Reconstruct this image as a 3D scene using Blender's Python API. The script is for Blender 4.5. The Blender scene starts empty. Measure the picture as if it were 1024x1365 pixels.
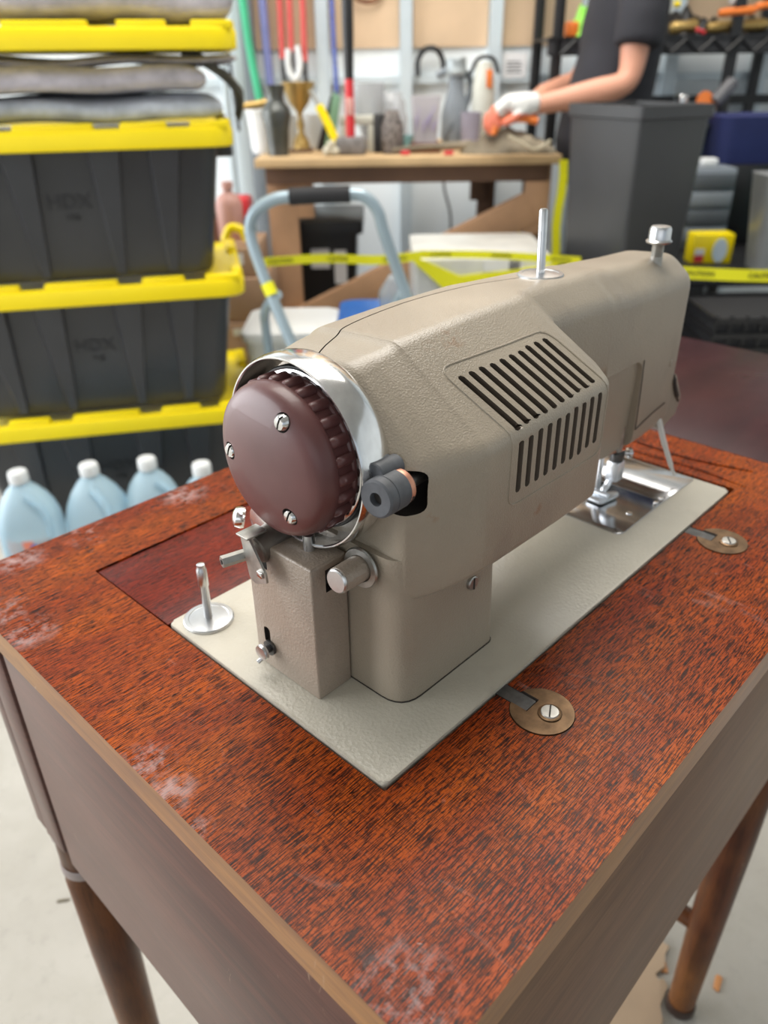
import bpy, bmesh, math, random
from math import sin, cos, pi, radians, sqrt, atan2
from mathutils import Vector, Matrix

random.seed(7)
SC = bpy.context.scene
Z0 = 0.705                                  # height of the cabinet top above the floor
YAW, PITCH, ROLL = 0.766806309, 0.520223988, -0.0144559816
CAMP = Vector((-0.1758438, -0.17174656, 0.28746854 + Z0))
FPX = 1030.0985

# ------------------------------------------------------------ camera
cd = bpy.data.cameras.new('camera'); cam = bpy.data.objects.new('camera', cd)
SC.collection.objects.link(cam); SC.camera = cam
fw = Vector((cos(YAW)*cos(PITCH), sin(YAW)*cos(PITCH), -sin(PITCH)))
rt = fw.cross(Vector((0, 0, 1))).normalized(); up = rt.cross(fw)
rr = cos(ROLL)*rt + sin(ROLL)*up; uu = -sin(ROLL)*rt + cos(ROLL)*up
cam.matrix_world = Matrix((( rr.x, uu.x, -fw.x, CAMP.x), (rr.y, uu.y, -fw.y, CAMP.y), (rr.z, uu.z, -fw.z, CAMP.z), (0, 0, 0, 1)))
cd.sensor_fit = 'VERTICAL'; cd.sensor_height = 36.0; cd.lens = 36.0*FPX/1365
cd.clip_start = 0.01; cd.clip_end = 100
cd.dof.use_dof = True; cd.dof.focus_distance = 0.37; cd.dof.aperture_fstop = cd.lens/3.3

# ------------------------------------------------------------ frames
UH = Vector((sin(YAW), -cos(YAW), 0)); VH = Vector((cos(YAW), sin(YAW), 0))
BROT = YAW - pi/2                            # background frame: u right, v away, z up from the floor, origin under the camera
def bpt(u, v, z): return Vector((CAMP.x, CAMP.y, 0)) + UH*u + VH*v + Vector((0, 0, z))

# ------------------------------------------------------------ world and light
W = bpy.data.worlds.new('daylight'); SC.world = W; W.use_nodes = True
bg = W.node_tree.nodes['Background']; bg.inputs[0].default_value = (0.80, 0.90, 1.0, 1); bg.inputs[1].default_value = 0.5
def area(name, loc, target, sx, sy, power, col=(1, 1, 1)):
    l = bpy.data.lights.new(name, 'AREA'); l.shape = 'RECTANGLE'; l.size = sx; l.size_y = sy; l.energy = power; l.color = col
    o = bpy.data.objects.new(name, l); SC.collection.objects.link(o); o.location = loc
    o.rotation_euler = (Vector(target) - Vector(loc)).to_track_quat('-Z', 'Y').to_euler()
    return o
area('door_daylight', bpt(-4.2, 1.2, 1.45), bpt(0, 0.9, 0.9), 4.4, 2.8, 200, (0.97, 0.98, 1.0))
area('rear_door_daylight', bpt(-1.2, -4.0, 1.9), bpt(0, 1.2, 0.9), 4.5, 2.4, 17, (1.0, 0.98, 0.95))
area('overhead_fill', bpt(0.1, 1.7, 2.85), bpt(0.1, 1.7, 0), 2.6, 1.4, 74, (1.0, 0.96, 0.9))  # unseen overhead lamp added to brighten the background
vs = SC.view_settings; vs.view_transform = 'Standard'; vs.look = 'None'; vs.gamma = 1.0; vs.use_curve_mapping = False
vs.exposure = 0.35

# ------------------------------------------------------------ node materials
MATS = {}
def nt(name):
    m = bpy.data.materials.new(name); m.use_nodes = True; t = m.node_tree
    return m, t, t.nodes['Principled BSDF']
def N(t, typ, **kw):
    n = t.nodes.new(typ)
    for k, v in kw.items():
        if k.startswith('_'): setattr(n, k[1:], v)
        else: n.inputs[k.replace('__', ' ')].default_value = v
    return n
def coords(t, scale=(1, 1, 1), rot=(0, 0, 0), loc=(0, 0, 0)):
    tc = N(t, 'ShaderNodeTexCoord'); mp = N(t, 'ShaderNodeMapping')
    mp.inputs['Scale'].default_value = scale; mp.inputs['Rotation'].default_value = rot; mp.inputs['Location'].default_value = loc
    t.links.new(tc.outputs['Object'], mp.inputs['Vector']); return mp.outputs['Vector']
def noise(t, vec, scale, detail=3, rough=.5, dist=0):
    n = N(t, 'ShaderNodeTexNoise', Scale=scale, Detail=detail, Roughness=rough, Distortion=dist)
    t.links.new(vec, n.inputs['Vector']); return n.outputs['Fac']
def ramp(t, fac, stops):
    r = N(t, 'ShaderNodeValToRGB'); e = r.color_ramp.elements
    while len(e) < len(stops): e.new(.5)
    for i, (p, c) in enumerate(stops):
        e[i].position = p; e[i].color = (c, c, c, 1) if not hasattr(c, '__len__') else tuple(c) + (1,)
    t.links.new(fac, r.inputs['Fac']); return r.outputs['Color']
def mix(t, fac, a, b, mode='MIX'):
    m = N(t, 'ShaderNodeMix', _data_type='RGBA', _blend_type=mode)
    for s, v in ((0, fac), (6, a), (7, b)):
        if hasattr(v, 'is_linked'): t.links.new(v, m.inputs[s])
        elif s == 0: m.inputs[0].default_value = v
        else: m.inputs[s].default_value = tuple(v) + (1,)
    return m.outputs[2]
def math_(t, op, a, b=0.0):
    m = N(t, 'ShaderNodeMath', _operation=op)
    for i, v in enumerate((a, b)):
        if hasattr(v, 'is_linked'): t.links.new(v, m.inputs[i])
        else: m.inputs[i].default_value = v
    return m.outputs[0]
def bump(t, b, h, strength=.3, dist=.001):
    n = N(t, 'ShaderNodeBump', Strength=strength, Distance=dist)
    t.links.new(h, n.inputs['Height']); t.links.new(n.outputs['Normal'], b.inputs['Normal'])
def mat(name, col, rough=.5, metal=0., coat=0., var=.12, vscale=6., bmp=0., bscale=60., bdist=.001, alpha=1., trans=0., spec=.5, emit=None, sheen=0.):
    """plain procedural surface: base colour with a slow noise variation and fine relief"""
    if name in MATS: return MATS[name]
    m, t, b = nt(name); vec = coords(t)
    f = noise(t, vec, vscale, 4)
    lo = tuple(c*(1-var) for c in col); hi = tuple(min(1, c*(1+var)) for c in col)
    c = mix(t, ramp(t, f, [(.3, 0.), (.7, 1.)]), lo, hi); t.links.new(c, b.inputs['Base Color'])
    b.inputs['Roughness'].default_value = rough; b.inputs['Metallic'].default_value = metal
    b.inputs['Coat Weight'].default_value = coat; b.inputs['Specular IOR Level'].default_value = spec
    b.inputs['Alpha'].default_value = alpha; b.inputs['Transmission Weight'].default_value = trans
    b.inputs['Sheen Weight'].default_value = sheen
    if emit: b.inputs['Emission Color'].default_value = tuple(emit[0]) + (1,); b.inputs['Emission Strength'].default_value = emit[1]
    if bmp: bump(t, b, noise(t, vec, bscale, 3), bmp, bdist)
    MATS[name] = m; return m

def blob(t, pts, r):
    """soft union mask around spots given in object coordinates"""
    tc = N(t, 'ShaderNodeTexCoord'); out = None
    for p, rad in pts:
        d = N(t, 'ShaderNodeVectorMath', _operation='DISTANCE'); t.links.new(tc.outputs['Object'], d.inputs[0]); d.inputs[1].default_value = p
        v = math_(t, 'SUBTRACT', 1.0, math_(t, 'DIVIDE', d.outputs['Value'], rad)); v = math_(t, 'MAXIMUM', v, 0.)
        out = v if out is None else math_(t, 'MAXIMUM', out, v)
    return out

def wood_top(name, hi, mid, dark, worn=True, rough=.27, streak=1.0):
    m, t, b = nt(name); tc = N(t, 'ShaderNodeTexCoord')
    w1 = coords(t, (75, 1650, 200)); w2 = coords(t, (240, 1900, 200), (0, 0, .03)); w3 = coords(t, (6, 30, 10)); w4 = coords(t, (1, 1, 1))
    a = noise(t, w1, 1., 2, .45, .0); bb = noise(t, w2, 1., 2, .5, .0); c = noise(t, w3, 1., 3); d = noise(t, w4, 9., 3)
    dk = math_(t, 'ADD', math_(t, 'MULTIPLY', ramp(t, a, [(.45, 1.), (.51, 0.)]), .95*streak), math_(t, 'MULTIPLY', ramp(t, bb, [(.41, 1.), (.46, 0.)]), .85*streak))
    dk = math_(t, 'MULTIPLY', dk, ramp(t, d, [(.3, .75), (.62, 1.)])); dk = math_(t, 'MINIMUM', dk, 1.)
    base = mix(t, ramp(t, c, [(.3, 0.), (.7, 1.)]), mid, hi)
    base = mix(t, ramp(t, d, [(.35, .0), (.75, .75)]), base, mid)
    col = mix(t, dk, base, dark)
    rgh = math_(t, 'ADD', math_(t, 'MULTIPLY', noise(t, w4, 30., 4), .22), rough-.1)
    if worn:
        cz = ramp(t, noise(t, coords(t, (900, 170, 1)), 1., 1), [(.38, 1.), (.45, 0.)]); cm = ramp(t, blob(t, [((-.03, -.05, .705), .16), ((.06, -.07, .705), .12)], 0), [(.1, 0.), (.6, 1.)])
        col = mix(t, math_(t, 'MULTIPLY', math_(t, 'MULTIPLY', cz, cm), .4), col, dark)
        spots = [((-.060, .235, .705), .020), ((-.064, .262, .705), .022), ((-.068, .094, .705), .017), ((-.070, .070, .705), .015), ((-.071, .045, .705), .008), ((-.061, -.068, .705), .024), ((.0142, -.026, .705), .003), ((.10, .312, .705), .022), ((.02, .312, .705), .02), ((-.03, .315, .705), .02)]
        bl = blob(t, spots, .03); g = noise(t, w4, 160., 5, .7); g2 = noise(t, w4, 34., 4, .7)
        k = math_(t, 'MULTIPLY', ramp(t, bl, [(.0, 0.), (.6, 1.)]), ramp(t, math_(t, 'ADD', math_(t, 'MULTIPLY', g, .5), math_(t, 'MULTIPLY', g2, .5)), [(.48, 0.), (.62, 1.)]))
        col = mix(t, math_(t, 'MULTIPLY', k, .62), col, (.48, .36, .35))
        # dust specks and faint scuffs
        s = ramp(t, noise(t, w4, 190., 1), [(.79, 0.), (.83, 1.)]); col = mix(t, math_(t, 'MULTIPLY', s, .45), col, (.6, .5, .45))
        sc = ramp(t, noise(t, coords(t, (20, 6, 1), (0, 0, .8)), 2.2, 6, .72, 1.2), [(.60, 0.), (.72, 1.)]); col = mix(t, math_(t, 'MULTIPLY', sc, .18), col, (.55, .36, .32))
        rgh = math_(t, 'ADD', rgh, math_(t, 'MULTIPLY', k, .3))
    t.links.new(col, b.inputs['Base Color']); t.links.new(rgh, b.inputs['Roughness'])
    b.inputs['Specular IOR Level'].default_value = .12
    bump(t, b, math_(t, 'SUBTRACT', 1., dk), .18, .0002)
    MATS[name] = m; return m
M_TOP = wood_top('mahogany_top', (.46, .098, .007), (.25, .034, .007), (.016, .006, .004))
M_LEAF = wood_top('mahogany_leaf', (.060, .018, .019), (.030, .010, .012), (.020, .007, .008), worn=False, rough=.30, streak=.3)
M_INLAY = wood_top('mahogany_inlay', (.25, .030, .010), (.12, .013, .008), (.02, .006, .005), worn=False, rough=.26, streak=.8)

def wood_side(name, base, dark, pale, along='x', rough=.38, coat=.1, sp=.6):
    m, t, b = nt(name)
    sc = (4, 4, 60) if along == 'x' else (60, 60, 4)
    a = noise(t, coords(t, sc), 1.6, 4, .6, .6); w = coords(t); d = noise(t, w, 7., 3)
    fine = noise(t, coords(t, (sc[0]*12, sc[1]*12, sc[2]*12)), 1., 2)
    col = mix(t, ramp(t, a, [(.3, 0.), (.7, 1.)]), dark, base); col = mix(t, math_(t, 'MULTIPLY', ramp(t, d, [(.4, 0.), (.75, 1.)]), .5), col, pale)
    col = mix(t, math_(t, 'MULTIPLY', ramp(t, fine, [(.38, 1.), (.5, 0.)]), .35), col, dark)
    sc2 = ramp(t, noise(t, coords(t, (10, 10, 3), (.5, .5, 0)), 6, 5, .7, 1.), [(.68, 0.), (.72, 1.)]); col = mix(t, math_(t, 'MULTIPLY', sc2, .4), col, (.45, .3, .2))
    t.links.new(col, b.inputs['Base Color']); b.inputs['Specular IOR Level'].default_value = sp; b.inputs['Coat Weight'].default_value = coat; b.inputs['Coat Roughness'].default_value = .28
    t.links.new(math_(t, 'ADD', math_(t, 'MULTIPLY', d, .2), rough-.1), b.inputs['Roughness'])
    bump(t, b, fine, .08, .0003); MATS[name] = m; return m
M_SIDE = wood_side('brown_side_veneer', (.175, .085, .046), (.095, .042, .022), (.25, .155, .09), rough=.45, coat=0., sp=.3)
M_END = wood_side('red_end_veneer', (.115, .034, .022), (.045, .012, .009), (.17, .08, .06), rough=.40, coat=.2, sp=.4)
M_EDGE = wood_side('worn_edge_band', (.34, .135, .035), (.15, .048, .016), (.42, .22, .06), rough=.34, sp=.3)
M_LEG = wood_side('stained_leg', (.105, .032, .013), (.030, .010, .006), (.34, .14, .04), along='z', rough=.36, coat=0., sp=.25)

def enamel(name, col, hammer, bsc, rough=.38, stains=True):
    m, t, b = nt(name); w = coords(t); d = noise(t, w, 14., 4); v = N(t, 'ShaderNodeTexVoronoi', Scale=bsc, Randomness=1.); t.links.new(w, v.inputs['Vector'])
    f = noise(t, w, bsc*1.4, 2)
    c = mix(t, ramp(t, d, [(.32, 0.), (.7, 1.)]), tuple(x*.88 for x in col), tuple(x*1.07 for x in col))
    if stains:
        s = ramp(t, noise(t, coords(t, (1, 1, .5)), 17., 4, .6), [(.58, 0.), (.72, 1.)]); c = mix(t, math_(t, 'MULTIPLY', s, .30), c, (.16, .125, .10))
        s2 = ramp(t, noise(t, w, 420., 2, .5), [(.74, 0.), (.80, 1.)]); c = mix(t, math_(t, 'MULTIPLY', s2, .35), c, (.22, .14, .08))
        rs = math_(t, 'MULTIPLY', ramp(t, blob(t, [((.110, .062, .168), .012), ((.096, .062, .168), .009), ((.062, .034, .104), .008), ((.060, .026, .110), .005), ((.128, .012, .090), .005)], 0), [(.0, 0.), (.6, 1.)]), ramp(t, noise(t, w, 300., 4), [(.45, 0.), (.6, 1.)]))
        c = mix(t, math_(t, 'MULTIPLY', rs, .7), c, (.25, .12, .05))
    t.links.new(c, b.inputs['Base Color'])
    t.links.new(math_(t, 'ADD', math_(t, 'MULTIPLY', d, .2), rough-.1), b.inputs['Roughness'])
    b.inputs['Specular IOR Level'].default_value = .5
    b.inputs['Coat Weight'].default_value = .25; b.inputs['Coat Roughness'].default_value = .3
    h = math_(t, 'ADD', math_(t, 'MULTIPLY', v.outputs['Distance'], .6), f)
    bump(t, b, h, hammer, .0004); MATS[name] = m; return m
M_BODY = enamel('taupe_enamel', (.345, .292, .222), .55, 900)
M_BED = enamel('bed_enamel', (.49, .455, .375), .55, 420, .33)
M_BOX = enamel('box_enamel', (.325, .262, .205), .6, 620, .36)
M_DARK = mat('dark_interior', (.030, .024, .020), .7)
M_CHROME = mat('chrome', (.76, .76, .76), .15, 1., var=.12, vscale=90, bmp=.06, bscale=300, bdist=.0003)
M_STEEL = mat('brushed_steel', (.62, .63, .64), .28, 1., var=.10, vscale=60, bmp=.08, bscale=500, bdist=.0003)
M_DULL = mat('dull_steel', (.42, .41, .38), .42, 1., var=.25, vscale=120, bmp=.1, bscale=500, bdist=.0003)
M_BRONZE = mat('aged_bronze', (.15, .092, .05), .38, .85, var=.35, vscale=140, bmp=.15, bscale=300, bdist=.0004)
M_OLDIRON = mat('blackened_steel', (.10, .10, .10), .4, .8, var=.4, vscale=120)
M_MAROON = mat('maroon_plastic', (.110, .040, .038), .40, 0., .12, var=.14, vscale=30, bmp=.05, bscale=900, bdist=.0003)
M_RUBBER = mat('grey_rubber', (.085, .09, .10), .6, var=.25, vscale=120, bmp=.2, bscale=300, bdist=.0004)
M_COPPER = mat('copper', (.62, .30, .20), .4, .7, var=.15, vscale=200)
M_LEVER = mat('white_enamel_lever', (.62, .60, .55), .35, 0., .2)

# ------------------------------------------------------------ geometry helpers
def box(bm, a, b, bev=0., seg=2):
    x0, y0, z0 = a; x1, y1, z1 = b
    vs_ = [bm.verts.new(p) for p in ((x0,y0,z0),(x1,y0,z0),(x1,y1,z0),(x0,y1,z0),(x0,y0,z1),(x1,y0,z1),(x1,y1,z1),(x0,y1,z1))]
    fs = [bm.faces.new([vs_[i] for i in f]) for f in ((3,2,1,0),(4,5,6,7),(0,1,5,4),(1,2,6,5),(2,3,7,6),(3,0,4,7))]
    if bev:
        es = list({e for f in fs for e in f.edges})
        bmesh.ops.bevel(bm, geom=es, offset=bev, segments=seg, profile=.5, affect='EDGES')
def frame_of(d):
    d = Vector(d).normalized(); h = Vector((0, 0, 1)) if abs(d.z) < .9 else Vector((1, 0, 0))
    a = d.cross(h).normalized(); return a, d.cross(a)
def lathe(bm, o, axis, prof, n=32):
    """prof: list of (radius, distance along axis)"""
    o = Vector(o); d = Vector(axis).normalized(); a, b = frame_of(d); rings = []
    for r, h in prof:
        if r <= 1e-7: rings.append([bm.verts.new(o + d*h)])
        else: rings.append([bm.verts.new(o + d*h + (a*cos(2*pi*k/n) + b*sin(2*pi*k/n))*r) for k in range(n)])
    for i in range(len(rings)-1):
        p, q = rings[i], rings[i+1]
        for k in range(n):
            k2 = (k+1) % n
            if len(p) == 1 and len(q) == 1: continue
            if len(p) == 1: bm.faces.new((p[0], q[k2], q[k]))
            elif len(q) == 1: bm.faces.new((p[k], p[k2], q[0]))
            else: bm.faces.new((p[k], p[k2], q[k2], q[k]))
def cyl(bm, p, q, r, r2=None, n=20, ch=0.):
    p = Vector(p); q = Vector(q); L = (q-p).length; r2 = r if r2 is None else r2
    prof = [(0, 0), (r-ch, 0), (r, ch), (r2, L-ch), (r2-ch, L), (0, L)] if ch else [(0, 0), (r, 0), (r2, L), (0, L)]
    lathe(bm, p, q-p, prof, n)
def smooth_path(pts, per=8):
    P = [Vector(p) for p in pts]; P = [2*P[0]-P[1]] + P + [2*P[-1]-P[-2]]; out = []
    for i in range(1, len(P)-2):
        for k in range(per):
            s = k/per; a, b, c, d = P[i-1:i+3]
            out.append(.5*((2*b) + (c-a)*s + (2*a-5*b+4*c-d)*s*s + (3*b-a-3*c+d)*s**3))
    out.append(P[-2].copy()); return out
def tube(bm, pts, r, n=10, closed=False, smooth=0, flat=1.):
    pts = smooth_path(pts, smooth) if smooth else [Vector(p) for p in pts]
    rs = r if hasattr(r, '__len__') else [r]*len(pts)
    if len(rs) != len(pts): rs = [rs[min(len(rs)-1, int(i*(len(rs)-1)/(len(pts)-1)+.5))] for i in range(len(pts))]
    rings = []; a = None
    for i, p in enumerate(pts):
        if closed: d = pts[(i+1) % len(pts)] - pts[i-1]
        else: d = pts[min(i+1, len(pts)-1)] - pts[max(i-1, 0)]
        d.normalize()
        if a is None: a, _ = frame_of(d)
        a = (a - d*a.dot(d)).normalized(); b = d.cross(a)
        rings.append([bm.verts.new(p + (a*cos(2*pi*k/n) + b*sin(2*pi*k/n)*flat)*rs[i]) for k in range(n)])
    for i in range(len(rings) if closed else len(rings)-1):
        p, q = rings[i], rings[(i+1) % len(rings)]
        for k in range(n): bm.faces.new((p[k], p[(k+1) % n], q[(k+1) % n], q[k]))
    if not closed: bm.faces.new(rings[0][::-1]); bm.faces.new(rings[-1])
def prism(bm, poly, h0, h1, plane='xy', bev=0.):
    """extrude a polygon; plane says what the 2-D coordinates mean"""
    def P(a, b, h): return {'xy': (a, b, h), 'xz': (a, h, b), 'yz': (h, a, b)}[plane]
    lo = [bm.verts.new(P(a, b, h0)) for a, b in poly]; hi = [bm.verts.new(P(a, b, h1)) for a, b in poly]; n = len(poly)
    f0 = bm.faces.new(lo[::-1]); f1 = bm.faces.new(hi)
    for k in range(n): bm.faces.new((lo[k], lo[(k+1) % n], hi[(k+1) % n], hi[k]))
    if bev: bmesh.ops.bevel(bm, geom=list(f1.edges)+list(f0.edges), offset=bev, segments=2, profile=.5, affect='EDGES')
def rpoly(pts, seg=6):
    """round polygon corners: pts = (a, b, radius)"""
    out = []; n = len(pts)
    for i in range(n):
        p = Vector(pts[i][:2]); r = pts[i][2]; a = Vector(pts[i-1][:2]); b = Vector(pts[(i+1) % n][:2])
        if r <= 0: out += [tuple(p)]*1; continue
        u = (a-p).normalized(); v = (b-p).normalized(); ang = u.angle(v); t_ = r/math.tan(ang/2)
        t_ = min(t_, .49*(a-p).length, .49*(b-p).length); s = p+u*t_; e = p+v*t_
        for k in range(seg+1):
            q = k/seg; out.append(tuple((s*(1-q)+p*q)*(1-q) + (p*(1-q)+e*q)*q))
    return out
def roundrect(x0, y0, x1, y1, r, seg=5): return rpoly([(x0, y0, r), (x1, y0, r), (x1, y1, r), (x0, y1, r)], seg)

def finish(bm, sharp=38):
    bmesh.ops.recalc_face_normals(bm, faces=bm.faces[:])
    th = radians(sharp)
    for f in bm.faces: f.smooth = True
    for e in bm.edges:
        if len(e.link_faces) == 2 and e.calc_face_angle(0) > th: e.smooth = False
ORG = {}
def to_mesh(name, bm, m, org=None, sharp=38):
    finish(bm, sharp)
    if org is not None: bmesh.ops.translate(bm, verts=bm.verts[:], vec=-Vector(org))
    me = bpy.data.meshes.new(name); bm.to_mesh(me); bm.free()
    for x in (m if isinstance(m, (list, tuple)) else [m]): me.materials.append(x)
    return me
def place(o, org, frame, rot=0.):
    """set the location of a top-level object: 'F' bed frame (z 0 = cabinet top), 'B' background frame, 'W' world"""
    if frame == 'F': o.location = Vector(org) + Vector((0, 0, Z0)); o.rotation_euler = (0, 0, rot)
    elif frame == 'B': o.location = bpt(*org); o.rotation_euler = (0, 0, BROT+rot)
def props(o, label=None, cat=None, group=None, kind=None):
    for k, v in (('label', label), ('category', cat), ('group', group), ('kind', kind)):
        if v: o[k] = v
def thing(name, label, cat, org, frame='B', rot=0., group=None, absolute=False):
    o = bpy.data.objects.new(name, None); SC.collection.objects.link(o); o.empty_display_size = .05
    place(o, org, frame, rot); props(o, label, cat, group); ORG[o.name] = Vector(org) if absolute else None
    return o
def part(name, bm, m, parent, label=None, kind=None, sharp=38):
    org = ORG.get(parent.name); me = to_mesh(name, bm, m, org, sharp)
    o = bpy.data.objects.new(name, me); SC.collection.objects.link(o); o.parent = parent; ORG[o.name] = org
    props(o, label, None, None, kind); return o
def single(name, bm, m, label, cat, org, frame='B', rot=0., group=None, kind=None, absolute=False, sharp=38):
    me = to_mesh(name, bm, m, org if absolute else None, sharp); o = bpy.data.objects.new(name, me); SC.collection.objects.link(o)
    place(o, org, frame, rot); props(o, label, cat, group, kind); ORG[o.name] = Vector(org) if absolute else None; return o
def structure(name, bm, m, org=(0, 0, 0), frame='B', rot=0.): return single(name, bm, m, None, None, org, frame, rot, None, 'structure')
def dup(root, org, frame='B', rot=0., label=None, group=None):
    r = root.copy(); SC.collection.objects.link(r); place(r, org, frame, rot)
    if label: r['label'] = label
    if group: r['group'] = group
    for ch in list(root.children):
        c = ch.copy(); SC.collection.objects.link(c); c.parent = r
        for g in list(ch.children): d = g.copy(); SC.collection.objects.link(d); d.parent = c
    return r
def BM(): return bmesh.new()
def cut(o, cutter_bm, m=None):
    """boolean difference of an object's mesh with a cutter"""
    bmesh.ops.recalc_face_normals(cutter_bm, faces=cutter_bm.faces[:])
    cm = bpy.data.meshes.new('cutter'); cutter_bm.to_mesh(cm); cutter_bm.free()
    if m: cm.materials.append(m)
    c = bpy.data.objects.new('cutter', cm); SC.collection.objects.link(c); c.location = (0, 0, Z0)
    SC.view_layers[0].update()
    md = o.modifiers.new('cut', 'BOOLEAN'); md.operation = 'DIFFERENCE'; md.object = c; md.solver = 'EXACT'; md.use_self = True
    md.material_mode = 'TRANSFER'
    dg = bpy.context.evaluated_depsgraph_get(); dg.update()
    me = bpy.data.meshes.new_from_object(o.evaluated_get(dg)); o.modifiers.remove(md); o.data = me
    bpy.data.objects.remove(c)
    b = BM(); b.from_mesh(me); finish(b, 32); b.to_mesh(me); b.free()
def text_mesh(name, body, size, m, parent, loc, rot, label=None, depth=.0006, align='CENTER'):
    cu = bpy.data.curves.new(name, 'FONT'); cu.body = body; cu.size = size; cu.extrude = depth; cu.align_x = align; cu.align_y = 'CENTER'; cu.resolution_u = 3
    tmp = bpy.data.objects.new('tmp', cu); SC.collection.objects.link(tmp)
    dg = bpy.context.evaluated_depsgraph_get(); me = bpy.data.meshes.new_from_object(tmp.evaluated_get(dg)); bpy.data.objects.remove(tmp)
    me.name = name; me.materials.clear(); me.materials.append(m)
    o = bpy.data.objects.new(name, me); SC.collection.objects.link(o); o.parent = parent; o.location = loc; o.rotation_euler = rot
    if label: o['label'] = label
    return o

# ============================================================ SETTING
def concrete():
    m, t, b = nt('concrete_floor'); w = coords(t); a = noise(t, w, 2.2, 6, .65); f = noise(t, w, 40., 5, .7); g = noise(t, w, 9., 5, .7, .5)
    c = mix(t, ramp(t, a, [(.3, 0.), (.7, 1.)]), (.37, .35, .31), (.50, .48, .43)); c = mix(t, math_(t, 'MULTIPLY', ramp(t, g, [(.4, 0.), (.7, 1.)]), .45), c, (.33, .31, .26))
    c = mix(t, math_(t, 'MULTIPLY', ramp(t, f, [(.3, 1.), (.45, 0.)]), .3), c, (.25, .24, .21))
    t.links.new(c, b.inputs['Base Color']); b.inputs['Roughness'].default_value = .75; bump(t, b, f, .25, .002); return m
bm = BM(); box(bm, (-5, -5, -.05), (5, 6, 0)); structure('floor', bm, concrete())
WALLV = 3.3
M_DRY = mat('white_wall_sheathing', (.80, .85, .87), .8, var=.06, vscale=2)
M_PLY = mat('tan_plywood', (.60, .44, .29), .75, var=.18, vscale=3, bmp=.1, bscale=30)
M_STUD = mat('galvanised_stud', (.60, .68, .72), .45, .35, var=.1, vscale=4)
M_CEIL = mat('ceiling_white', (.50, .49, .47), .9)
bm = BM(); box(bm, (-5, WALLV, 0), (4, WALLV+.1, 3.0)); structure('wall_back', bm, M_DRY)
bm = BM(); box(bm, (3.9, -5, 0), (4.0, WALLV, 3.0)); structure('wall_right', bm, M_DRY)
bm = BM(); box(bm, (-5, -5, 3.0), (4, WALLV+.1, 3.1)); structure('ceiling', bm, M_CEIL)
bm = BM(); box(bm, (-5, -5, 0), (-4.9, -2.2, 3.0)); structure('wall_left', bm, M_DRY)

# ============================================================ CABINET
TX0, TX1, TY0, TY1, TH = -.073, .458, -.093, .325, .021
cab = thing('sewing_cabinet', 'red mahogany sewing cabinet table with worn top, the sewing machine set into it', 'table', (0, 0, -Z0), 'F', absolute=True)
gx0, gx1, gy0, gy1 = -.0012, .396, -.0012, .1792         # opening for the machine bed
inl_y1 = .2646
def slab(name, x0, y0, x1, y1, m, z0=-TH, z1=0., bev=.0008, **k):
    b = BM(); box(b, (x0, y0, z0), (x1, y1, z1), bev, 2); return part(name, b, m, cab, **k)
# the top: one board around the opening (built as a ring)
def ring_board(outer, inner, z0, z1):
    b = BM(); X0, Y0, X1, Y1 = outer; x0, y0, x1, y1 = inner
    O = [(X0, Y0), (X1, Y0), (X1, Y1), (X0, Y1)]; I = [(x0, y0), (x1, y0), (x1, y1), (x0, y1)]
    vo = [[b.verts.new((p[0], p[1], z)) for p in O] for z in (z0, z1)]; vi = [[b.verts.new((p[0], p[1], z)) for p in I] for z in (z0, z1)]
    for k in range(4):
        j = (k+1) % 4
        b.faces.new((vo[1][k], vo[1][j], vi[1][j], vi[1][k])); b.faces.new((vo[0][k], vi[0][k], vi[0][j], vo[0][j]))
        b.faces.new((vo[0][k], vo[0][j], vo[1][j], vo[1][k])); b.faces.new((vi[0][k], vi[1][k], vi[1][j], vi[0][j]))
    es = [e for e in b.edges if len(e.link_faces) == 2 and e.calc_face_angle(0) > .5 and all(abs(v.co.x-X0) < 1e-5 or abs(v.co.x-X1) < 1e-5 or abs(v.co.y-Y0) < 1e-5 or abs(v.co.y-Y1) < 1e-5 for v in e.verts)]
    bmesh.ops.bevel(b, geom=es, offset=.0012, segments=2, profile=.5, affect='EDGES'); return b
top = part('tabletop', ring_board((TX0, TY0, TX1, TY1), (gx0, gy0, gx1, inl_y1), -TH, 0), [M_TOP, M_EDGE], cab)
for f in top.data.polygons:
    if abs(f.normal.z) < .3 and (f.center.x < TX0+.002 or f.center.y < TY0+.002): f.material_index = 1
slab('flap_panel', gx0+.0012, gy1+.0006, gx1, inl_y1-.001, M_INLAY, z1=-.0008, label='mahogany flap panel filling the opening behind the machine')
# the folded-out leaf, darker varnish
lf = slab('folding_leaf', TX1+.0012, TY0, .743, TY1, M_LEAF, label='darker purplish leaf folded out to the right')
bm = BM(); tube(bm, [(.33, .262, .0002), (.40, .215, .0010), (.418, .16, .0015), (.425, .10, .0016), (.424, .05, .0012), (.435, .0, .0004)], .0014, 6, smooth=6, flat=.5)
part('lifted_veneer', bm, M_TOP, cab, label='lifted crack in the veneer')
bm = BM(); tube(bm, [(.402, .155, .0004), (.407, .09, .0016), (.409, .035, .0012), (.405, -.006, .0002)], .0012, 6, smooth=6, flat=.5)
part('lifted_veneer', bm, M_TOP, cab, label='lifted crack in the veneer')
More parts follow.
